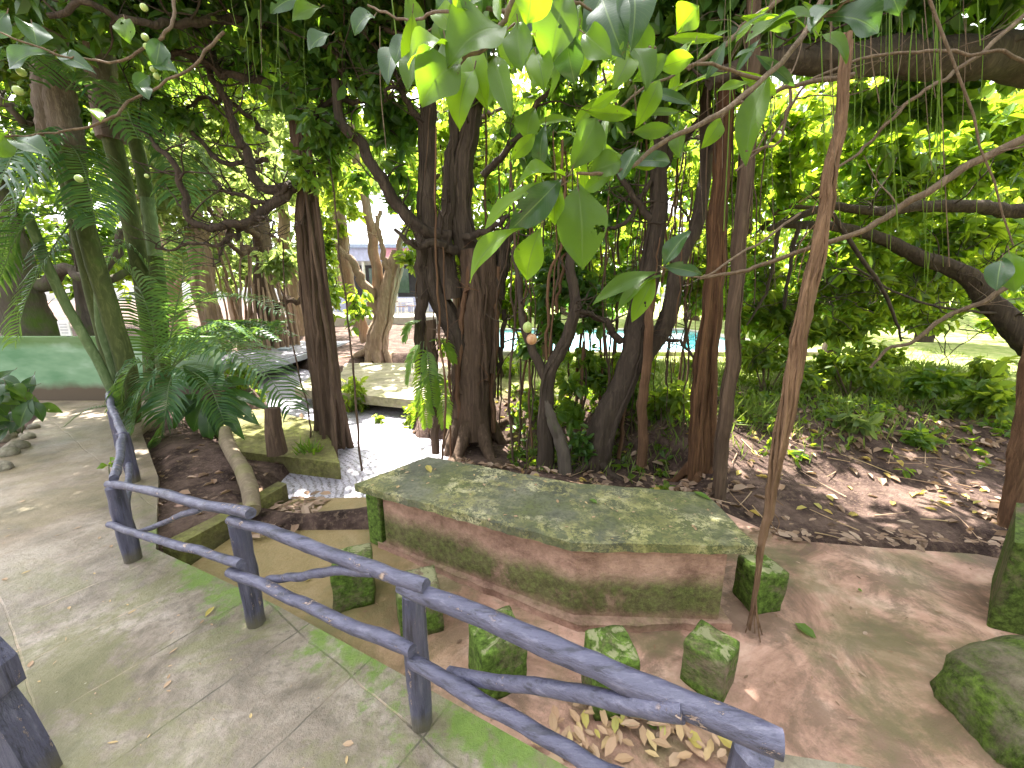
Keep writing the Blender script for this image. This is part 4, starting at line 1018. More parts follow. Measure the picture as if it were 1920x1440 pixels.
crown('crown', [(1050, 520, 5.2, 80, 80, .6, 90), (1020, 620, 5.3, 60, 40, .4, 30), (1110, 560, 5.2, 60, 60, .5, 50), (950, 600, 6.2, 45, 36, .4, 20), (1090, 440, 5.0, 70, 60, .5, 40)], .17, 'leaf_dark', t4)
crown('crown', [(1100, 700, 5.4, 70, 45, .5, 34), (1060, 740, 5.0, 50, 60, .4, 30)], .15, 'leaf_mid', t4)

t5 = tree('leaning_tree', 'dark twin-stemmed tree leaning right above the leaf littered bank', D(1115, 870, 4.7))
stem(t5, 'trunk', [(1112, 885, 4.7), (1128, 820, 4.7), (1150, 755, 4.7), (1178, 700, 4.7), (1190, 650, 4.7), (1196, 600, 4.75), (1215, 520, 4.8), (1232, 420, 4.9), (1238, 300, 5.0), (1240, 180, 5.0), (1230, 20, 5.0)], .19, .075, 'bark_dark', 22, .16, .05, .04, 5, .6, pw=.7, strands=9, flare=6)
stem(t5, 'branch', [(1190, 690, 4.7), (1225, 645, 4.65), (1255, 595, 4.6), (1275, 500, 4.6), (1308, 400, 4.7), (1325, 280, 4.8), (1318, 120, 4.8)], .12, .05, 'bark_dark', 16, .14, .05, .04, 3, .5)
for L, a, b in [([(1165, 640, 4.7), (1130, 600, 4.7), (1080, 590, 4.8)], .05, .02), ([(1215, 640, 4.7), (1270, 640, 4.6), (1310, 680, 4.5)], .03, .012), ([(1235, 330, 5.0), (1280, 260, 4.9), (1350, 200, 4.8), (1450, 180, 4.6)], .05, .02), ([(1232, 420, 4.9), (1180, 360, 4.9), (1140, 280, 4.9)], .05, .02), ([(1130, 430, 4.9), (1170, 420, 4.9), (1220, 340, 4.9)], .02, .03), ([(1320, 300, 4.8), (1360, 250, 4.7), (1420, 230, 4.6)], .03, .015)]:
    stem(t5, 'branch', L, a, b, 'bark_dark', 10, .1, .08, .05, 5, .5)
for L, r in [([(1203, 872, 4.4), (1206, 760, 4.4), (1212, 660, 4.4), (1220, 560, 4.45)], .06), ([(1160, 860, 4.8), (1172, 760, 4.85), (1180, 640, 4.9)], .03), ([(1085, 840, 5.2), (1090, 740, 5.2), (1095, 640, 5.2)], .025), ([(1125, 780, 5.4), (1128, 700, 5.4), (1125, 600, 5.4)], .02), ([(1080, 760, 5.6), (1084, 680, 5.6), (1100, 560, 5.6)], .025), ([(1280, 400, 4.4), (1272, 560, 4.4), (1262, 700, 4.4)], .008)]:
    stem(t5, 'aerial_root', L, r, r * .8, 'bark_red', 9, .15, .08, .03)
crown('crown', [(1200, 250, 5.6, 160, 120, .8, 130), (1340, 60, 4.6, 150, 110, .9, 130), (1150, 420, 5.8, 100, 90, .6, 70), (1190, 520, 5.4, 90, 70, .5, 44), ((2.0, 4.3, 5.5), (2.3, 2.6, 1.2), 1400)], .18, 'leaf_dark', t5)  # last blob lies above the view, added as a sun blocker
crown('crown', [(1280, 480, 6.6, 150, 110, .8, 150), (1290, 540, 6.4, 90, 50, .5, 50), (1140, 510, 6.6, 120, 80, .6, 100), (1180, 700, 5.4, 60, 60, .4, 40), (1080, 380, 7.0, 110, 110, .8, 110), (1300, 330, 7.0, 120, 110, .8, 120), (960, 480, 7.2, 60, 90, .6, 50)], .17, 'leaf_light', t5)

for k in range(84):
    u = rnd(770, 1330); Y = rnd(4.5, 6.4); top = rnd(200, 480); bot = D(u, 700, Y); zb = float(hgt(bot[0], bot[1])); lo = rnd(0, 1) < .55
    p1 = D(u + rnd(-10, 30), top, Y); p0 = np.array([bot[0], bot[1], zb - .05]) if lo else D(u, rnd(520, 760), Y)
    pts = [p0, p0 * .66 + p1 * .34 + [rnd(-.06, .06), 0, 0], p0 * .33 + p1 * .67 + [rnd(-.08, .08), 0, 0], p1]
    r = rnd(.004, .022)
    stem(t3 if u < 1000 else t5, 'aerial_root', [np.array(q) for q in pts], r, r * .7, 'bark_brown' if k % 3 else 'bark_red', 7, .12, .12, .05, 1 if k % 2 else 0, .35)
t6 = tree('root_tree', 'rust coloured root pillar fused from strands right of the table end', D(1315, 890, 4.15))
stem(t6, 'trunk', [(1316, 905, 4.15), (1317, 800, 4.15), (1322, 700, 4.15), (1331, 600, 4.15), (1341, 480, 4.15), (1352, 350, 4.2), (1362, 200, 4.2), (1368, 0, 4.2)], .155, .06, 'bark_rust', 26, .20, .06, .03, pw=.5, strands=14, flare=5)
for k in range(5):
    o_ = rnd(-24, 24); stem(t6, 'strand', [(1316 + o_, 905, 4.02), (1318 + o_ * .9, 780, 4.02), (1326 + o_ * .6, 650, 4.05), (1338 + o_ * .4, 500, 4.08)], .03, .02, 'bark_rust', 10, .2, .1, .02)
t7 = tree('root_tree', 'slim brown root trunk just right of the rust coloured pillar', D(1350, 940, 3.5))
stem(t7, 'trunk', [(1345, 955, 3.5), (1352, 860, 3.5), (1362, 760, 3.5), (1374, 640, 3.5), (1385, 510, 3.52), (1392, 400, 3.55), (1405, 250, 3.6), (1412, 100, 3.6), (1415, -80, 3.6)], .058, .05, 'bark_brown', 18, .16, .06, .03, strands=6, flare=4)
crown('crown', [((3.6, 4.2, 5.3), (2.1, 2.4, 1.1), 1000), (1450, -40, 3.8, 160, 90, .8, 90)], .18, 'leaf_dark', t7)  # first blob is out of view, added to stop direct sun
crown('crown', [(1420, 340, 6.2, 110, 120, .8, 90)], .17, 'leaf_mid', t6)
for o_, tt_ in ((t6, 0), (t7, 1)):
    for k in range(4):
        u = 1330 + 60 * tt_ + rnd(-30, 50); v1 = rnd(380, 620)
        stem(o_, 'aerial_root', [(u, 40, 4.2), (u - 4, 200, 4.2), (u - rnd(0, 14), v1, 4.2)], .012, .006, 'bark_brown', 6, .1, .1, .04)

t8 = tree('bough_tree', 'tree leaning in from the right border with thick dark boughs and hanging green vines', (8.6, 5.3, .1))
stem(t8, 'trunk', [np.array([8.6, 5.3, .0]), np.array([8.5, 5.0, 1.2]), np.array([7.8, 4.5, 2.8]), np.array([7.2, 4.1, 4.4])], .34, .22, 'bark_dark', 22, .14, .05, .05)
stem(t8, 'bough', [np.array([7.4, 4.2, 4.0]), D(2080, 150, 4.2), D(1920, 118, 3.9), D(1800, 112, 3.8), D(1680, 105, 3.75), D(1560, 118, 3.7), D(1450, 112, 3.7), D(1330, 150, 3.7)], .21, .07, 'bark_dark', 16, .12, .06, .08, 14, .6)
stem(t8, 'bough', [np.array([8.5, 5.1, 1.0]), D(2040, 690, 5.4), D(1930, 650, 5.5), D(1893, 605, 5.6), D(1862, 562, 5.7), D(1813, 520, 5.8), D(1735, 482, 5.9), D(1660, 450, 6.0), D(1560, 428, 6.1), D(1460, 420, 6.2)], .24, .05, 'bark_dark', 16, .12, .06, .06, 10, .8, pw=.7)
stem(t8, 'bough', [D(2000, 390, 5.6), D(1900, 392, 5.6), D(1780, 385, 5.7), D(1660, 395, 5.8), D(1545, 392, 5.9), D(1440, 430, 6.0)], .10, .04, 'bark_dark', 12, .12, .06, .08, 10, .8)
for L, a, b in [([(1312, 522, 2.25), (1400, 505, 2.2), (1530, 462, 2.1), (1640, 415, 2.05), (1720, 370, 2.0), (1820, 315, 1.95), (1960, 240, 1.9)], .009, .019), ([(1632, 690, 3.2), (1665, 655, 3.2), (1700, 645, 3.15), (1780, 592, 3.1), (1860, 558, 3.0), (1960, 500, 2.9)], .010, .021),
                ([(1560, 320, 2.4), (1640, 260, 2.4), (1720, 180, 2.3), (1800, 130, 2.3), (1930, 20, 2.3)], .007, .011), ([(1280, 250, 2.4), (1380, 200, 2.3), (1460, 170, 2.2), (1600, 140, 2.2)], .008, .012), ([(1380, 320, 2.4), (1450, 260, 2.4), (1520, 150, 2.3), (1700, 100, 2.3), (1840, 92, 2.2), (1930, 120, 2.2)], .006, .008),
                ([(1290, 130, 2.0), (1380, 60, 2.0), (1440, 10, 2.0), (1500, -60, 2.0)], .008, .014), ([(1480, 130, 2.3), (1470, 250, 2.3), (1390, 300, 2.4)], .008, .006), ([(1560, 400, 5.4), (1640, 520, 5.4), (1680, 600, 5.4), (1690, 640, 5.4)], .03, .012), ([(1460, 430, 5.5), (1440, 540, 5.5), (1400, 610, 5.5)], .03, .012), ([(1500, 420, 5.6), (1480, 500, 5.6), (1470, 580, 5.6)], .03, .02), ([(1600, 500, 5.6), (1700, 560, 5.6), (1800, 580, 5.6), (1900, 590, 5.6)], .014, .02)]:
    stem(t8, 'thin_branch', L, a, b, 'twig' if L[0][2] < 4 else 'bark_dark', 10, .08, .06, .03, 4 if L[0][2] > 4 else 2, .5)
for k in range(60):
    u = rnd(1290, 1850) if k < 44 else rnd(330, 1250); v0 = rnd(-80, 60); v1 = v0 + rnd(120, 560) * (1 if k < 44 else .5); Y = rnd(1.7, 3.6); s = rnd(-25, 25)
    m = MB(); m.tube(spline(px([(u, v0, Y), (u + s * .3 + rnd(-8, 8), (v0 + v1) / 2, Y), (u + s, v1, Y)]), 6), [.0024 * rnd(.5, 1.5)] * 13, 4)
    m.build('vine', M['leaf_light' if k % 3 else 'twig'], t8)
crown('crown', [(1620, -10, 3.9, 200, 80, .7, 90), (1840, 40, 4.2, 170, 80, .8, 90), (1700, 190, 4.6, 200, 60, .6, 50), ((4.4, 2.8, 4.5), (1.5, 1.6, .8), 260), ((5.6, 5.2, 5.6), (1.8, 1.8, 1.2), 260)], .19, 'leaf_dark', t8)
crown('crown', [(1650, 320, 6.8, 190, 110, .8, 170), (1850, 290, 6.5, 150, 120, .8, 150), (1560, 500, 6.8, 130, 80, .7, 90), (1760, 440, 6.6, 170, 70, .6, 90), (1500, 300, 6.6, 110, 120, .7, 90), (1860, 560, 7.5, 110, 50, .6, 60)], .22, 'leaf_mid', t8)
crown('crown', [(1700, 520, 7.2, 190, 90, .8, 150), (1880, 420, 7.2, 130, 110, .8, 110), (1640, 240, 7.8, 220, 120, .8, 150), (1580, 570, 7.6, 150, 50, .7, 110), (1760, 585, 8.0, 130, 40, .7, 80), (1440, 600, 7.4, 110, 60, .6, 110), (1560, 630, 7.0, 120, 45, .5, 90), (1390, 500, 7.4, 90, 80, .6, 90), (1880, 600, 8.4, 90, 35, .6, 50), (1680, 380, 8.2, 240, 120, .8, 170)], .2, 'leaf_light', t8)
for k in range(34):
    u, v, Y = rnd(1380, 1900), rnd(420, 640), rnd(5.2, 7.0); p = D(u, v, Y); q = D(u + rnd(-130, 130), v + rnd(-60, 90), Y + rnd(-.3, .3))
    stem(t8, 'thin_twig', [p, (p + q) / 2 + rand_dirs(1)[0] * .12, q], .008, .004, 'bark_dark', 5, .1, .1, .06, 3, .35, k=5)

t9 = tree('root_tree', 'rusty root trunk cut off by the right border behind the block', D(1900, 960, 2.9))
stem(t9, 'trunk', [(1890, 985, 2.9), (1905, 880, 2.9), (1925, 760, 2.9), (1950, 600, 2.9)], .06, .06, 'bark_red', 16, .18, .06, .02)

sh_ = tree('added_shade_tree', 'added unseen tree behind the viewer on the right, blocking low sky light', (3.5, -4.5, 0))  # unseen tree added to cut the fill light from behind the camera
stem(sh_, 'trunk', [np.array([3.5, -4.5, -.3]), np.array([3.4, -4.4, 2.0]), np.array([3.0, -4.2, 4.5])], .3, .2, 'bark_brown')
crown('crown', [((2.5, -4.8, 3.0), (4.5, 1.8, 3.0), 520), ((6.0, -1.5, 3.0), (1.8, 3.0, 3.0), 380)], .34, 'leaf_dark', sh_, twig=False)

sh2 = tree('added_shade_tree', 'added unseen tree behind the viewer on the left, blocking low sky light', (-5.5, -5.0, 0))  # another unseen tree, added to weaken the frontal sky light
stem(sh2, 'trunk', [np.array([-5.5, -5.0, -.3]), np.array([-5.4, -5.0, 2.0]), np.array([-5.0, -4.8, 4.5])], .3, .2, 'bark_brown')
crown('crown', [((-4.0, -5.0, 2.4), (4.0, 1.6, 2.2), 420)], .34, 'leaf_dark', sh2, twig=False)
# the sunlit many-stemmed tree by the far building
t2 = tree('pale_tree', 'pale sunlit many-stemmed tree in front of the far building', D(705, 660, 11.8))
stem(t2, 'trunk', [(702, 672, 11.8), (712, 620, 11.8), (726, 560, 11.8), (742, 500, 11.8), (748, 470, 11.8)], .36, .19, 'bark_pale', 22, .18, .06, .08, pw=.6, strands=12, flare=7)
for L, a, b in [([(715, 600, 11.8), (690, 545, 11.7), (660, 495, 11.7), (610, 450, 11.7)], .17, .07), ([(720, 590, 11.9), (706, 520, 11.9), (697, 450, 11.9), (690, 390, 11.9), (672, 320, 11.9), (660, 220, 11.9)], .16, .10), ([(690, 640, 12.2), (660, 570, 12.2), (648, 500, 12.2), (636, 400, 12.2), (616, 320, 12.2), (600, 200, 12.2)], .22, .11), ([(735, 520, 11.7), (722, 480, 11.7), (712, 430, 11.7), (714, 395, 11.7)], .09, .05), ([(745, 485, 11.7), (760, 420, 11.6), (790, 380, 11.6)], .10, .05)]:
    stem(t2, 'branch', L, a, b, 'bark_pale', 14, .14, .06, .12, 3, 1.2)
crown('crown', [(640, 300, 12, 90, 90, 1.5, 110), (720, 250, 12.5, 100, 70, 1.5, 110), (600, 420, 12, 60, 70, 1.0, 50), (790, 330, 12.5, 50, 80, 1.0, 60), (640, 180, 13, 160, 80, 2.0, 130), (650, 380, 9.5, 50, 70, .7, 40), (770, 460, 10.5, 25, 40, .5, 24), (620, 540, 8.5, 30, 70, .5, 34)], .22, 'leaf_light', t2, twig=False)

# ------------------------------------------------------------------ palms
pa = thing('palm_clump', 'leaning clump of ringed palm stems at the path bend with brown fibrous tops', 'palm', tuple(G(240, 795, 0)))
for L, a, b, mt in [([(238, 800, 5.4), (215, 690, 5.4), (190, 590, 5.4), (162, 480, 5.4), (127, 333, 5.4), (100, 240, 5.4)], .12, .10, 'palm_stem'), ([(245, 790, 5.3), (240, 700, 5.3), (208, 590, 5.3), (172, 470, 5.3), (150, 380, 5.3), (125, 260, 5.3)], .115, .095, 'palm_stem'),
                    ([(232, 800, 5.2), (205, 720, 5.15), (168, 650, 5.1), (118, 560, 5.05), (82, 480, 5.0), (50, 400, 5.0)], .055, .05, 'palm_green'), ([(222, 790, 5.3), (214, 700, 5.3), (190, 610, 5.3), (185, 540, 5.3)], .06, .05, 'palm_green')]:
    stem(pa, 'stem', L, a, b, mt, 14, .02, .02, .01)
for L, a, b in [([(105, 260, 5.4), (98, 200, 5.4), (92, 140, 5.4), (100, 60, 5.4)], .16, .13), ([(130, 280, 5.3), (118, 210, 5.3), (110, 150, 5.3)], .14, .13)]:
    stem(pa, 'fibrous_sheath', L, a, b, 'husk', 20, .10, .08, .02)
pb = thing('palm_clump', 'upright palm stems with a fibrous brown top behind the arching fronds', 'palm', tuple(G(300, 740, 0)))
for L, a, b, mt in [([(290, 730, 6.2), (284, 640, 6.2), (270, 540, 6.2), (258, 470, 6.2), (228, 335, 6.2), (205, 240, 6.2)], .13, .11, 'palm_stem'), ([(308, 730, 6.1), (304, 640, 6.1), (296, 520, 6.1), (284, 440, 6.1), (272, 350, 6.1), (255, 270, 6.1), (238, 200, 6.1)], .10, .08, 'palm_stem')]:
    stem(pb, 'stem', L, a, b, mt, 14, .02, .02, .01)
stem(pb, 'green_shaft', [(291, 480, 6.0), (280, 400, 6.0), (276, 370, 6.0)], .085, .08, 'palm_green', 12, .02, .02, .01)
stem(pb, 'fibrous_sheath', [(212, 262, 6.2), (200, 200, 6.2), (190, 140, 6.2), (186, 90, 6.2)], .18, .15, 'husk', 20, .10, .08, .02)
FR = [(pa, [(310, 710, 5.2), (340, 690, 5.0), (390, 720, 4.85), (420, 790, 4.75)], .4, 36, .026, .5), (pb, [(315, 700, 5.8), (350, 650, 5.5), (410, 640, 5.3), (500, 700, 5.1)], .55, 42, .028, .55), (pa, [(300, 700, 5.1), (260, 680, 5.0), (235, 710, 4.9), (225, 770, 4.85)], .4, 34, .026, .5), (pa, [(130, 420, 5.2), (90, 480, 4.9), (50, 560, 4.7), (30, 640, 4.6)], .45, 36, .024, .5),
      (pb, [(322, 690, 5.6), (370, 655, 5.3), (430, 655, 5.0), (490, 690, 4.8), (545, 768, 4.65)], .62, 46, .03, .55), (pa, [(320, 700, 5.2), (290, 705, 5.0), (262, 745, 4.85), (250, 810, 4.75)], .5, 40, .03, .4), (pa, [(330, 700, 5.1), (318, 720, 4.9), (310, 780, 4.75), (300, 830, 4.7)], .42, 36, .03, .4),
      (pb, [(310, 600, 6.1), (390, 560, 5.9), (470, 560, 5.7), (530, 590, 5.6)], .5, 36, .024, .5), (pb, [(300, 690, 6.0), (280, 590, 5.8), (250, 520, 5.7), (215, 490, 5.6)], .6, 36, .03, .4), (pb, [(310, 680, 6.0), (330, 580, 5.9), (345, 500, 5.8), (330, 440, 5.7)], .5, 34, .028, .4),
      (pa, [(110, 260, 5.3), (140, 280, 5.2), (165, 340, 5.1), (180, 420, 5.0)], .5, 36, .028, .5), (pa, [(100, 240, 5.2), (50, 260, 4.8), (10, 320, 4.5), (-20, 420, 4.3)], .7, 40, .034, .5), (pa, [(90, 250, 5.2), (60, 330, 4.9), (20, 420, 4.7), (-10, 540, 4.6)], .7, 40, .034, .5),
      (pa, [(160, 420, 5.2), (100, 400, 4.8), (40, 430, 4.6), (0, 520, 4.5)], .6, 40, .03, .5), (pb, [(240, 250, 6.1), (290, 250, 6.0), (330, 300, 5.9), (345, 380, 5.8)], .6, 36, .03, .6), (pb, [(210, 200, 6.1), (270, 180, 6.2), (340, 240, 6.3), (390, 320, 6.4)], .7, 36, .032, .6),
      (pb, [(320, 700, 5.9), (360, 640, 6.0), (420, 610, 6.2), (480, 640, 6.4)], .5, 34, .028, .5), (pa, [(100, 200, 5.3), (150, 150, 5.2), (220, 180, 5.0), (260, 260, 4.9)], .6, 36, .03, .6), (pa, [(90, 160, 5.3), (40, 110, 5.0), (-20, 130, 4.8), (-60, 220, 4.6)], .7, 36, .03, .6), (pb, [(290, 520, 6.2), (250, 470, 6.1), (215, 470, 6.0), (195, 520, 5.9)], .5, 32, .028, .5), (pa, [(235, 770, 5.3), (205, 762, 5.1), (160, 770, 5.0), (120, 800, 4.9)], .12, 24, .012, .4)]
for par, L, ll, n, w, dr in FR: frond(par, px(L), ll, n, w, dr)

# broad strap plant under the palms
sp_ = thing('strap_plant', 'plant with broad dark strap leaves under the arching palm frond', 'plant', tuple(G(395, 800, 0)))
for a, b, w in [((385, 745), (362, 808), 40), ((392, 748), (386, 830), 34), ((380, 735), (335, 770), 30), ((400, 740), (440, 800), 36), ((410, 735), (478, 785), 34), ((405, 728), (495, 752), 26), ((385, 735), (350, 690), 34), ((395, 730), (420, 680), 32), ((400, 735), (455, 710), 30), ((375, 742), (315, 800), 30), ((395, 740), (410, 815), 30), ((415, 745), (452, 820), 24)]:
    Y = rnd(4.85, 5.1); bigleaf(sp_, D(*a, Y + .15), D(*b, Y - .1), w * Y / 740, 'big_dark', rnd(-.4, .4), .3)
m = MB(); c_ = D(395, 740, 5.1); m.tube([(c_[0], c_[1], -.05), (c_[0], c_[1], .25), tuple(c_)], [.05, .045, .03], 8); m.build('stem', M['bark_dark'], sp_)

def plant(name, label, cat, c, r, n, size, mat, group=None, per=6, stems=5, droop=.25, asp=.45, smat='twig'):
    t = thing(name, label, cat, tuple(c), group); mb = MB(); S_ = inblob((c[0], c[1], c[2] + r[2]), r, n); sprigs(mb, S_, size, per, droop, 0, asp)
    mb.build('foliage', M[mat], t)
    mb = MB()
    for k in range(stems):
        q_ = S_[RNG.randint(n)]; mb.tube(spline([(c[0] + rnd(-.06, .06), c[1] + rnd(-.06, .06), c[2] - .05), ((c[0] + q_[0]) / 2 + rnd(-.05, .05), (c[1] + q_[1]) / 2, (c[2] + q_[2]) / 2), q_], 4), [.012] * 8 + [.006], 5)
    mb.build('stems', M[smat], t); return t
def gp(u, v, z=0.0):
    p = G(u, v, z)
    for _ in range(6): p = G(u, v, float(hgt(p[0], p[1])))
    return p
def at(x, y): return (x, y, float(hgt(x, y)))
lb = thing('leafy_plant', 'low broad leaved bush above the cobbles at the left border', 'plant', tuple(G(20, 800, 0)))
for k in range(62):
    u, v = rnd(-80, 66), rnd(690, 800); a_ = D(u, v, rnd(4.0, 4.5)); d_ = np.array([rnd(-.6, 1), rnd(-.8, .2), rnd(-.6, .1)]); d_ /= np.linalg.norm(d_)
    bigleaf(lb, a_, a_ + d_ * rnd(.22, .34), rnd(.10, .15), 'big_dark' if k % 4 else 'big_green', rnd(-.3, .3), .3)
m = MB()
for k in range(8): m.tube(spline([G(rnd(-60, 50), 812, 0), D(rnd(-60, 50), 760, 4.3), D(rnd(-70, 55), 730, 4.3)], 4), .008, 5)
m.build('stems', M['palm_green'], lb)
sd = thing('seedling', 'tiny bright green seedling at the foot of the corner fence post', 'plant', tuple(G(205, 890, 0)))
for a, b in [((203, 872), (180, 878)), ((204, 870), (212, 860)), ((205, 872), (222, 868))]: bigleaf(sd, D(*a, 3.3), D(*b, 3.25), .07, 'big_bright', .3, .2)
m = MB(); m.tube([G(205, 890, 0), D(204, 870, 3.3)], .004, 5); m.build('stem', M['palm_green'], sd)

for L, lab in [([(620, 845), (585, 850), (640, 860)], 'grassy tuft at the water edge left of the tall fig tree')]:
    c_ = gp(580, 860); t = thing('grass_tuft', lab, 'plant', tuple(c_)); mb = MB()
    n = 40; a_ = np.array(c_) + RNG.uniform(-.1, .1, (n, 3)) * [1, 1, 0]; d_ = rand_dirs(n) * .7 + UP; mb.leaves(a_, d_, rand_dirs(n), RNG.uniform(.18, .36, n), .09); mb.build('blades', M['fern_leaf'], t)

fn = thing('hanging_fern', 'bright fern drooping from the root columns left of the central trunk', 'fern', tuple(D(800, 680, 4.95)))
for k, L in enumerate([[(795, 640, 5.0), (790, 690, 4.9), (784, 750, 4.85), (775, 800, 4.85)], [(800, 650, 4.95), (805, 700, 4.85), (812, 760, 4.8)], [(790, 640, 5.0), (775, 670, 4.9), (765, 720, 4.85)], [(815, 690, 4.9), (828, 740, 4.85), (834, 800, 4.8)], [(800, 700, 4.95), (795, 740, 4.85), (800, 800, 4.8)], [(805, 640, 5.0), (830, 640, 4.95), (850, 680, 4.9)], [(790, 600, 5.1), (770, 610, 5.0), (760, 640, 4.95)]]):
    frond(fn, px(L), .17, 24, .03, .35, 'fern_leaf', r=.005)
f2 = thing('fern', 'dull green fern carpet at the foot of the pale root curtains', 'fern', at(-6.6, 11.6))
for k in range(9):
    u = 400 + k * 14; frond(f2, px([(u, 650, 10.5), (u + rnd(-20, 30), 610, 10.4), (u + rnd(-60, 60), 605, 10.2), (u + rnd(-80, 80), 630, 10.0)]), .35, 18, .06, .4, 'palm_leaf', r=.008)
f3 = thing('fern', 'fern with arching fronds between the boardwalk and the palms', 'fern', at(-6.3, 8.2))
for k in range(8):
    u = 400; frond(f3, px([(u, 680, 8.2), (u + rnd(-60, 80), 620, 8.1), (u + rnd(-100, 130), 640, 8.0)]), .34, 20, .045, .4, 'palm_leaf', r=.008)

SH = [((1480, 690, 5.9), (.5, .35, .30), 70, .14, 'leaf_light', 'sunlit weeds on the bank right behind the slim brown root trunk'), ((1850, 650, 6.4), (.5, .35, .28), 50, .15, 'leaf_light', 'pale sunlit bush at the right border in front of the lawn'), ((1660, 640, 7.6), (.8, .4, .38), 90, .14, 'leaf_light', 'lime green bush closing the view to the lawn right of the hanging root'), ((780, 690, 6.6), (.45, .4, .45), 46, .16, 'leaf_light', 'light green shrub beside the far end of the slab bridge'), ((655, 650, 7.2), (.30, .3, .5), 40, .15, 'leaf_light', 'sunlit shrub right behind the tall fig tree'), ((1005, 760, 5.7), (.35, .3, .28), 26, .14, 'leaf_mid', 'low green plant on the dark bank left of the forked tree'), ((1095, 800, 4.6), (.2, .2, .26), 24, .13, 'leaf_dark', 'dark small plant between the forked and the leaning tree'),
      ((1250, 720, 5.0), (.35, .3, .4), 40, .16, 'leaf_light', 'yellow green shrub between the leaning tree and the rust pillar'), ((1150, 740, 5.6), (.45, .35, .45), 60, .16, 'leaf_dark', 'dark shrub growing behind the leaning tree'), ((1250, 890, 3.9), (.12, .12, .1), 8, .12, 'leaf_light', 'bright little plant on the soil at the back of the table'), ((1450, 650, 6.2), (.65, .45, .5), 110, .15, 'leaf_light', 'sunlit bush on the bank crest right of the slim root trunk'),
      ((1600, 690, 6.0), (.75, .4, .42), 120, .14, 'leaf_light', 'low bush along the bank crest behind the hanging root'), ((1760, 720, 5.4), (.6, .3, .28), 70, .14, 'leaf_mid', 'leafy weed patch on the bank in front of the sunny lawn'), ((1880, 690, 5.0), (.35, .3, .35), 30, .2, 'leaf_light', 'tall leafy weed at the right border before the lawn'), ((1600, 800, 4.6), (.16, .16, .14), 14, .17, 'leaf_pale', 'pale narrow leaved plant in the middle of the littered bank'), ((1730, 800, 4.4), (.22, .18, .12), 16, .15, 'leaf_mid', 'green seedlings high on the shaded right bank'),
      ((940, 690, 7.4), (.5, .4, .16), 40, .13, 'leaf_light', 'sunlit ground shrub behind the central fig tree'), ((1100, 690, 7.6), (.7, .4, .16), 50, .13, 'leaf_light', 'sunlit hedge plant before the pool'), ((1290, 690, 7.2), (.5, .4, .16), 40, .13, 'leaf_light', 'yellow green bush at the right end of the pool'), ((300, 640, 8.0), (.7, .5, .5), 60, .18, 'leaf_dark', 'dark bush behind the upright palm stems'), ((30, 590, 7.6), (.8, .4, .35), 60, .2, 'leaf_dark', 'dark shrub growing above the green wall'), ((440, 690, 7.6), (.4, .3, .3), 40, .14, 'leaf_mid', 'leafy shrub at the near end of the boardwalk'),
      ((860, 560, 8.4), (.5, .4, .6), 60, .18, 'leaf_mid', 'leafy bush seen between the fused trunks of the central fig'), ((705, 735, 6.6), (.2, .2, .2), 10, .14, 'leaf_light', 'small plant overhanging the slab bridge edge')]
for (u, v, Y), r, n, sz, mt, lab in SH:
    p = D(u, v, Y); plant('shrub', lab, 'shrub', at(p[0], p[1]) if sz != .16 or u != 860 else (p[0], p[1], float(hgt(p[0], p[1]))), r, n, sz, mt, 'shrubs in the undergrowth')

# dry grass tuft and ground cover
c_ = gp(1400, 800); t = thing('dry_grass', 'tuft of dry pale grass beside the slim root trunk', 'grass tuft', tuple(c_)); mb = MB()
n = 170; a_ = np.array(c_) + RNG.normal(size=(n, 3)) * [.2, .12, 0] + [0, 0, .12]; d_ = rand_dirs(n) + np.array([.5, -.3, .8]); mb.leaves(a_, d_, rand_dirs(n), RNG.uniform(.2, .5, n), .03, curl=.9); mb.build('blades', M['grass_blade'], t)

def scatter(n, box, fn):
    x = RNG.uniform(box[0], box[1], n); y = RNG.uniform(box[2], box[3], n); k = fn(x, y) > RNG.uniform(0, 1, n); return x[k], y[k]
def litter(mb, x, y, size, m, lift=.012, tilt=.35, asp=.5):
    n = len(x); z = hgt(x, y) + lift; up = rand_dirs(n) * tilt + UP; d = rand_dirs(n); d[:, 2] *= .25
    mb.leaves(np.stack([x, y, z], -1), d, up, size * RNG.uniform(.6, 1.3, n), asp, m, curl=.25, fold=.3)
lit = MB()
clump = lambda x, y: np.clip(.5 + 2.2 * fbm(x * 1.1 + 7, y * 1.1, 3), 0, 1)
x, y = scatter(9000, (-.9, 7.5, 2.7, 7.2), lambda x, y: clump(x, y) ** 2 * .8 * (1 - SS(5.0, 7.0, y)) * np.where((y < 3.3) & (x < 2.1), 0, 1) * np.where(y < 2.75 + .0 * x, 0, 1)); litter(lit, x, y, .115, 0)
x, y = scatter(420, (-5.4, -2.3, 2.6, 5.0), lambda x, y: .55 * clump(x, y)); litter(lit, x, y, .10, 0)
x, y = scatter(700, (-2.6, -1.0, 3.4, 4.6), lambda x, y: clump(x, y)); litter(lit, x, y, .11, 0)
x, y = scatter(500, (-3.6, -1.5, 5.6, 8.0), lambda x, y: clump(x, y) * .6); litter(lit, x, y, .12, 0, .03)
x, y = scatter(500, (-.5, 6, 3.2, 6.5), lambda x, y: .5 + 0 * x); litter(lit, x, y, .09, 1)
def flat(mb, x, y, z, size, m, asp=.45):
    n = len(x); d = rand_dirs(n); d[:, 2] *= .12; mb.leaves(np.stack([x, y, z + 0 * x], -1), d, rand_dirs(n) * .22 + UP, size * RNG.uniform(.6, 1.3, n), asp, m, curl=.08, fold=.12)
x = RNG.normal(size=110) * .16 - 2.0; y = 3.15 + RNG.normal(size=110) * .13; flat(lit, x, y, -.135 + RNG.uniform(0, .03, 110), .11, 0)
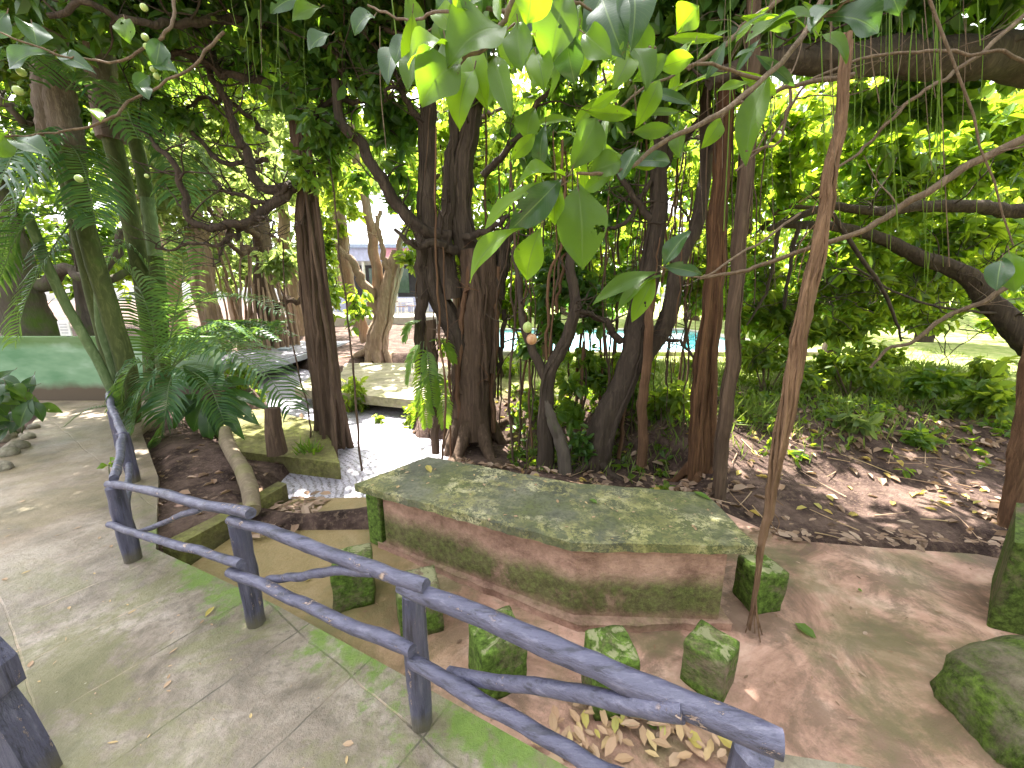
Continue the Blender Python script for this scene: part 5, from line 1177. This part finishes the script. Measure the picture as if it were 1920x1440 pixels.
x = RNG.uniform(1.9, 4.4, 120); y = 2.72 + np.abs(RNG.normal(size=120)) * .12 - .05 * (x - 3); flat(lit, x, y, -.13, .09, 0)
x = RNG.uniform(.12, .98, 110); y = 1.42 - .38 * np.abs(x - .55) + RNG.normal(size=110) * .08; flat(lit, x, y, -.142 + RNG.uniform(0, .04, 110), .075, 2, .40)
x = RNG.uniform(.3, .9, 14); y = 1.40 - .35 * np.abs(x - .55) + RNG.normal(size=14) * .07; flat(lit, x, y, -.11 + 0 * x, .06, 1)
# straw, grit and twigs on the path and patio, small leaves on the table
def inside(x, y): return -(.457 * (x + 2.65) + .889 * (y - 2.34)) > .0
x, y = scatter(900, (-4.5, 1.0, .2, 3.6), lambda x, y: .55 * inside(x, y)); n = len(x); d = rand_dirs(n); d[:, 2] = 0
lit.leaves(np.stack([x, y, .004 + 0 * x], -1), d, rand_dirs(n) * .1 + UP, RNG.uniform(.006, .05, n), RNG.uniform(.08, .5, (n, 1)), 2, curl=.0, fold=.1)
x, y = scatter(260, (-1.5, 3.6, 1.2, 2.7), lambda x, y: .6 + 0 * x); n = len(x); d = rand_dirs(n); d[:, 2] = 0
lit.leaves(np.stack([x, y, -.146 + 0 * x], -1), d, rand_dirs(n) * .1 + UP, RNG.uniform(.008, .05, n), RNG.uniform(.08, .5, (n, 1)), 0, curl=.0, fold=.1)
t_ = RNG.uniform(0, 1, (60, 2)); A_, B_, C_, D_ = [np.array(c_[:2]) for c_ in (cor[0], cor[1], cor[4], cor[5])]
q_ = (A_ * (1 - t_[:, :1]) + B_ * t_[:, :1]) * (1 - t_[:, 1:]) + (D_ * (1 - t_[:, :1]) + C_ * t_[:, :1]) * t_[:, 1:]
flat(lit, q_[:30, 0], q_[:30, 1], TT + .006, .03, 2); flat(lit, q_[30:, 0] * .0 + RNG.uniform(.45, 1.3, 30), RNG.uniform(1.95, 2.4, 30), TT + .006, .022, 2)
for k in range(70):
    x_, y_ = rnd(.2, 5.8), rnd(2.9, 4.8); an = rnd(0, 6.28); l = rnd(.15, .5)
    P_ = [(x_ + math.cos(an) * l * e, y_ + math.sin(an) * l * e, float(hgt(x_ + math.cos(an) * l * e, y_ + math.sin(an) * l * e)) + .015 + .02 * e) for e in (0, .5, 1)]
    lit.tube(spline(P_, 3), [.006, .005, .005, .004, .004, .003, .003], 5, m=2)
stuff(lit.build('leaf_litter', [M['dead_leaf'], M['yellow_leaf'], M['tan_leaf']]))
gc = MB()
def blades(mb, x, y, L, m, asp=.07, curl=.5):
    n = len(x); d = rand_dirs(n) * .6 + UP; mb.leaves(np.stack([x, y, hgt(x, y) - .01], -1), d, rand_dirs(n), L * RNG.uniform(.5, 1.3, n), asp, m, curl=curl)
x, y = scatter(15000, (.2, 9, 3.9, 8.5), lambda x, y: clump(x + 3, y) * SS(3.9, 5.4, y)); blades(gc, x, y, .20, 0)
x, y = scatter(5000, (-1.2, 12, 6.5, 11), lambda x, y: clump(x + 3, y) * .8); blades(gc, x, y, .16, 0)
x, y = scatter(3600, (.0, 8, 3.9, 7.5), lambda x, y: clump(x + 9, y + 2) * SS(3.8, 5.0, y)); k = np.stack([x, y, hgt(x, y) + .06], -1); sprigs(gc, k[::2], .10, 5, .2, 1)
x, y = scatter(900, (-3, 0, 6.2, 9), lambda x, y: clump(x + 9, y + 2) * .6); k = np.stack([x, y, hgt(x, y) + .06], -1); sprigs(gc, k[::2], .10, 5, .2, 1)
x, y = scatter(1200, (-8, -4.5, 7, 9), lambda x, y: clump(x + 9, y + 2) * .5); k = np.stack([x, y, hgt(x, y) + .06], -1); sprigs(gc, k[::2], .12, 5, .2, 1)
stuff(gc.build('ground_cover', [M['grass_blade'], M['leaf_mid']]))
# little ferny moss plants on plinth and stools
# single fallen leaves one can point to
for u, v, z, b, w, mt, lab in [(1490, 1168, FZ, (1533, 1196), .075, 'big_bright', 'single pale green leaf lying on the open patio right of the bright stool'), (402, 1137, 0, (384, 1155), .03, 'yellow_leaf', 'narrow yellow leaf on the path near the second fence post'), (1300, 921, TT, (1334, 936), .05, 'big_bright', 'green leaf lying on the right back corner of the table'), (570, 1090, FZ, (582, 1084), .03, 'yellow_leaf', 'yellow leaf on the wet patio left of the first stool'), (800, 872, TT, (808, 884), .05, 'yellow_leaf', 'yellowish leaf on the far left end of the table'), (1105, 936, TT, (1120, 942), .04, 'big_green', 'small green leaf at the back edge of the table'),
                               (1345, 1380, FZ + .03, (1385, 1398), .07, 'yellow_leaf', 'orange yellow leaf beside the nearest fence post'), (1215, 1350, FZ, (1232, 1366), .045, 'big_green', 'pale green leaf in front of the rail brace end'), (1290, 1385, FZ + .03, (1320, 1392), .07, 'yellow_leaf', 'bright yellow leaf on top of the leaf pile by the fence'), (1225, 1275, FZ, (1240, 1283), .045, 'yellow_leaf', 'small yellow leaf beyond the thick top rail'), (1608, 1105, FZ, (1618, 1108), .03, 'big_bright', 'tiny pale leaf far out on the bare patio'), (1870, 1225, FZ, (1885, 1235), .04, 'yellow_leaf', 'yellowed leaf lying against the boulder')]:
    a_ = G(u, v, z + .012); b_ = G(*b, z + .012)
    nm = M[mt]; mb = MB(); mb.leaves([a_], [b_ - a_], [UP], [np.linalg.norm(b_ - a_)], w / max(.02, np.linalg.norm(b_ - a_)), curl=.1, fold=.15)
    o = mb.build('fallen_leaf', nm); tag(o, lab, 'leaf', 'fallen leaves')

# ------------------------------------------------------------------ background trees
def bgtree(u, vb, Y, ht, lean, r, blobs, size, mat, lab, bark='bark_brown', nbr=5, name='background_tree', per=7, roots=0):
    b = D(u, vb, Y); b = np.array(at(b[0], b[1])); t = tree(name, lab, b, 'trees of the background grove')
    P = [b + [0, 0, -.1], b + [lean * .2, 0, ht * .3], b + [lean * .6, .1, ht * .65], b + [lean, .2, ht]]
    m = MB(); S_ = limb(m, P, r, r * .45, 14, .16, .06, .12, 8); m.build('trunk', M[bark], t)
    m = MB()
    for k in range(nbr):
        p = S_[RNG.randint(len(S_) // 4, len(S_))]; a = rnd(0, 6.28); l = rnd(1.2, 2.8)
        Q = [p, p + [math.cos(a) * l * .4, math.sin(a) * l * .4, l * .25], p + [math.cos(a) * l * .8, math.sin(a) * l * .8, l * .2], p + [math.cos(a) * l * 1.1, math.sin(a) * l, l * .6]]
        q_ = limb(m, Q, r * .35, r * .12, 8, .1, .08, .2, 6); twigs(m, q_, 4, 1.0, .02)
    m.build('branches', M[bark], t)
    for k in range(roots):
        a = rnd(0, 6.28); q_ = b + np.array([math.cos(a), math.sin(a), 0]) * r * rnd(1.0, 2.6); z1 = rnd(2.2, 4.0)
        m = MB(); limb(m, [q_ + [0, 0, -.1], q_ + [rnd(-.05, .05), 0, z1 * .5], b + (q_ - b) * .6 + [0, 0, z1]], rnd(.03, .08), .03, 8, .15, .1, .06); m.build('aerial_root', M['bark_pale'], t)
    crown('crown', [(*b_[:6], int(b_[6] * 1.7)) for b_ in blobs], size, mat, t, per, twig=False)
    return t
bgtree(65, 640, 8.6, 5.5, -.2, .50, [(60, 250, 9.0, 170, 160, 1.2, 190), (-40, 420, 8.8, 100, 150, 1.0, 90), (20, -60, 8.5, 260, 130, 1.6, 200)], .2, 'leaf_dark', 'massive grey buttressed trunk above the green wall at left', 'bark_grey')
bgtree(180, 640, 9.5, 6, .5, .30, [(200, 130, 10, 160, 160, 1.5, 190), (160, 440, 10, 90, 110, 1.2, 80)], .2, 'leaf_dark', 'dark tree behind the leaning palm clump', 'bark_grey')
bgtree(505, 625, 13.0, 7, .3, .36, [(500, 200, 13.5, 140, 140, 2, 170), (440, 330, 13, 110, 90, 1.5, 100)], .24, 'leaf_pale', 'tree with pale curtain of aerial roots beyond the boardwalk', 'bark_brown', roots=26)
bgtree(405, 620, 12.0, 7, -.4, .34, [(380, 230, 12, 130, 150, 2, 150), (330, 420, 12, 90, 80, 1.2, 70), (420, 350, 9.5, 120, 110, 1.0, 90), (300, 330, 9.5, 90, 110, 1.0, 70), (520, 470, 10, 60, 60, .8, 30)], .22, 'leaf_pale', 'slim pale rooted tree left of the root curtain', 'bark_pale', roots=7)
bgtree(330, 600, 15.0, 8, .4, .30, [(300, 280, 15, 150, 180, 2, 200), (400, 480, 15, 120, 70, 1.5, 90)], .26, 'leaf_pale', 'hazy pale green tree far behind the palms', 'bark_pale')
bgtree(560, 600, 17.0, 9, -.4, .30, [(560, 270, 17, 110, 190, 2, 190), (590, 470, 17, 70, 90, 1.5, 80)], .28, 'leaf_pale', 'tall pale tree far behind the root curtain', 'bark_pale')
bgtree(860, 620, 10.5, 6, .3, .20, [(860, 250, 10.5, 130, 160, 1.5, 200), (900, 470, 10.5, 100, 110, 1.2, 130)], .24, 'leaf_light', 'bright green tree right behind the central fig', 'bark_brown')
bgtree(1020, 620, 9.6, 6, -.3, .16, [(1040, 290, 9.8, 130, 150, 1.5, 200), (1010, 500, 9.6, 100, 80, 1.0, 110)], .23, 'leaf_light', 'sunlit tree between the central fig and the leaning tree', 'bark_brown')
bgtree(1200, 630, 9.4, 6, .3, .16, [(1200, 330, 9.6, 130, 160, 1.5, 220), (1140, 520, 9.4, 90, 70, 1.0, 80)], .23, 'leaf_light', 'yellow green tree beyond the leaning twin stems', 'bark_brown')
bgtree(1380, 640, 9.0, 6, -.3, .16, [(1380, 340, 9.2, 130, 170, 1.4, 230), (1400, 540, 9.0, 90, 50, 1.0, 70)], .22, 'leaf_light', 'sunlit tree behind the two root trunks', 'bark_brown')
bgtree(1560, 640, 9.6, 6.5, .2, .20, [(1560, 300, 9.8, 140, 170, 1.5, 240), (1540, 540, 9.4, 120, 60, 1.0, 110)], .22, 'leaf_light', 'bright tree filling the gap behind the hanging root', 'bark_dark')
bgtree(1740, 610, 13.0, 7.5, .2, .24, [(1740, 300, 13, 160, 170, 2, 260), (1700, 480, 13, 130, 70, 1.5, 140)], .28, 'leaf_light', 'bright tree at the far edge of the lawn', 'bark_dark')
bgtree(1930, 610, 13.5, 7.5, .2, .26, [(1920, 260, 13.5, 160, 190, 2, 260), (1900, 480, 13, 110, 70, 1.5, 110)], .28, 'leaf_mid', 'tree at the far right edge of the lawn', 'bark_dark')
bgtree(1300, 600, 19, 10, .2, .3, [(1280, 260, 19, 220, 200, 3, 320), (1330, 480, 19, 180, 80, 2, 180)], .4, 'leaf_light', 'tall tree beyond the pool', 'bark_brown')
bgtree(1060, 600, 21, 10, .2, .3, [(1040, 250, 21, 220, 210, 3, 320), (1060, 480, 21, 170, 90, 2, 180)], .4, 'leaf_light', 'tall tree behind the pool, left of the other', 'bark_brown')
bgtree(860, 590, 24, 11, .2, .3, [(840, 280, 24, 130, 190, 3, 260), (880, 500, 24, 60, 80, 2, 90)], .42, 'leaf_light', 'tall tree beside the far building', 'bark_brown')
bgtree(1600, 590, 22, 11, .2, .3, [(1600, 280, 22, 240, 200, 3, 340), (1620, 500, 22, 200, 70, 2, 190)], .42, 'leaf_light', 'tall tree far beyond the lawn', 'bark_brown')
bgtree(1900, 590, 22, 11, .2, .3, [(1900, 280, 22, 240, 200, 3, 340), (1920, 500, 22, 200, 70, 2, 190)], .42, 'leaf_mid', 'tallest tree far beyond the lawn at right', 'bark_brown')
bgtree(440, 590, 24, 11, .2, .3, [(430, 320, 24, 190, 170, 3, 280), (480, 500, 24, 140, 60, 2, 120)], .42, 'leaf_pale', 'distant pale tree behind the grove at left', 'bark_pale')
bgtree(180, 590, 22, 11, .2, .3, [(160, 300, 22, 240, 200, 3, 340), (150, 500, 22, 200, 80, 2, 200)], .42, 'leaf_mid', 'distant tree behind the green wall', 'bark_brown')
bgtree(640, 580, 30, 11, .2, .3, [(640, 330, 30, 90, 110, 3, 140)], .5, 'leaf_pale', 'farthest pale tree above the building roof', 'bark_pale')

# ------------------------------------------------------------------ pool, building, furniture
pw = MB(); pw.poly([(-.8, 10.3), (7.5, 10.3), (7.5, 16.8), (-.8, 16.8)], .2, .30); structure(pw.build('pool_water', M['pool']))
pc = MB(); 
for a_ in ([(-1.4, 9.95), (8.1, 9.95), (8.1, 10.3), (-1.4, 10.3)], [(-1.4, 16.8), (8.1, 16.8), (8.1, 17.6), (-1.4, 17.6)], [(-1.4, 10.3), (-.8, 10.3), (-.8, 16.8), (-1.4, 16.8)], [(7.5, 10.3), (8.1, 10.3), (8.1, 16.8), (7.5, 16.8)]): pc.poly(a_, -.3, .36)
structure(pc.build('pool_edge', M['coping']))
gz = float(hgt(-7, 25))
bd = thing('pavilion', 'distant open pavilion with lavender and pink fascia and dark interior', 'building', (-7.5, 27, gz))
m = MB(); m.box((-7.8, 29.5, gz + 1.6), (8.5, .2, 3.2)); m.build('wall', M['bwall'], bd)
m = MB(); m.box((-7.8, 26.2, gz + 2.55), (8.8, .16, .55)); m.build('fascia', M['lav'], bd)
m = MB(); m.box((-7.4, 26.1, gz + 2.60), (1.6, .08, .44)); m.build('fascia_panel', M['pink'], bd)
m = MB(); m.poly([(-12.4, 25.9), (-3.2, 25.9), (-3.2, 30), (-12.4, 30)], gz + 2.83, gz + 2.98); m.build('roof', M['roofm'], bd)
for k in range(5): m = MB(); m.box((-11.8 + k * 2.05, 26.3, gz + 1.25), (.16, .16, 2.5)); m.build('column', M['bwall'], bd)
m = MB(); m.box((-7.8, 29.38, gz + 1.3), (7.8, .06, 1.9)); m.build('interior_shade', M['dark'], bd)  # dark sheet standing in for the shade inside the pavilion
for k in range(3): m = MB(); m.box((-10 + k * 1.9, 29.33, gz + 1.5), (1.0, .04, 1.2)); m.build('window', M['glassy'], bd)
m = MB(); m.box((-7.8, 26.3, gz + .35), (8.4, .1, .7)); m.build('counter', M['lav'], bd)
bd.scale = (1, 1, 1.45)
tr_ = MB(); tr_.poly([(-12.5, 19.5), (-3.0, 19.5), (-3.0, 29.5), (-12.5, 29.5)], gz - .4, gz + .06); structure(tr_.build('terrace', M['coping']))
def chair(lab):
    t = thing('terrace_chair', lab, 'chair', (0, 0, 0), 'chairs on the far terrace'); z = 0
    m = MB(); m.box((0, 0, .45), (.46, .44, .05)); m.build('seat', M['wood'], t)
    m = MB(); m.box((0, .21, .78), (.44, .04, .22)); m.box((0, .21, .57), (.44, .03, .06)); m.build('backrest', M['metal'], t)
    for a_ in (-1, 1):
        for b_ in (-1, 1):
            m = MB(); m.box((a_ * .21, b_ * .2, .33 if b_ > 0 else .215), (.035, .035, .66 if b_ > 0 else .42)); m.build('leg', M['metal'], t)
    return t
ch0 = None
for k, (u, Y, rz, lab) in enumerate([(690, 22, .3, 'white legged chair at the left of the far terrace'), (664, 23, -.4, 'chair partly behind the pale tree stem on the terrace'), (752, 22, .1, 'chair at the right side of the far terrace'), (772, 23.5, 2.8, 'farther chair at the right end of the terrace')]):
    p = D(u, 560, Y)
    if ch0 is None: ch0 = t = chair(lab)
    else:
        t = ch0.copy(); C.objects.link(t); t['label'] = lab
        for c_ in ch0.children:
            q_ = c_.copy(); C.objects.link(q_); q_.parent = t
    t.location = (p[0], p[1], gz + .06); t.rotation_euler = (0, 0, rz)
tt = thing('terrace_table', 'dark table between the chairs on the far terrace', 'table', tuple(D(735, 560, 22.6) * [1, 1, 0] + [0, 0, gz + .06]))
p = tt.location; m = MB(); m.box((p.x, p.y, p.z + .72), (.9, .9, .05)); m.build('table_top', M['wood'], tt)
for a_ in (-1, 1):
    for b_ in (-1, 1): m = MB(); m.box((p.x + a_ * .38, p.y + b_ * .38, p.z + .345), (.05, .05, .69)); m.build('leg', M['metal'], tt)
c_ = D(526, 593, 12.2); m = MB(); m.box((c_[0], c_[1], float(hgt(c_[0], c_[1])) + .3), (.3, .25, .75)); m.box((c_[0], c_[1], float(hgt(c_[0], c_[1])) + .69), (.34, .29, .05)); o = m.build('utility_box', M['greybox']); bevel(o, .02); tag(o, 'small grey utility box at the foot of the root curtain tree', 'box')
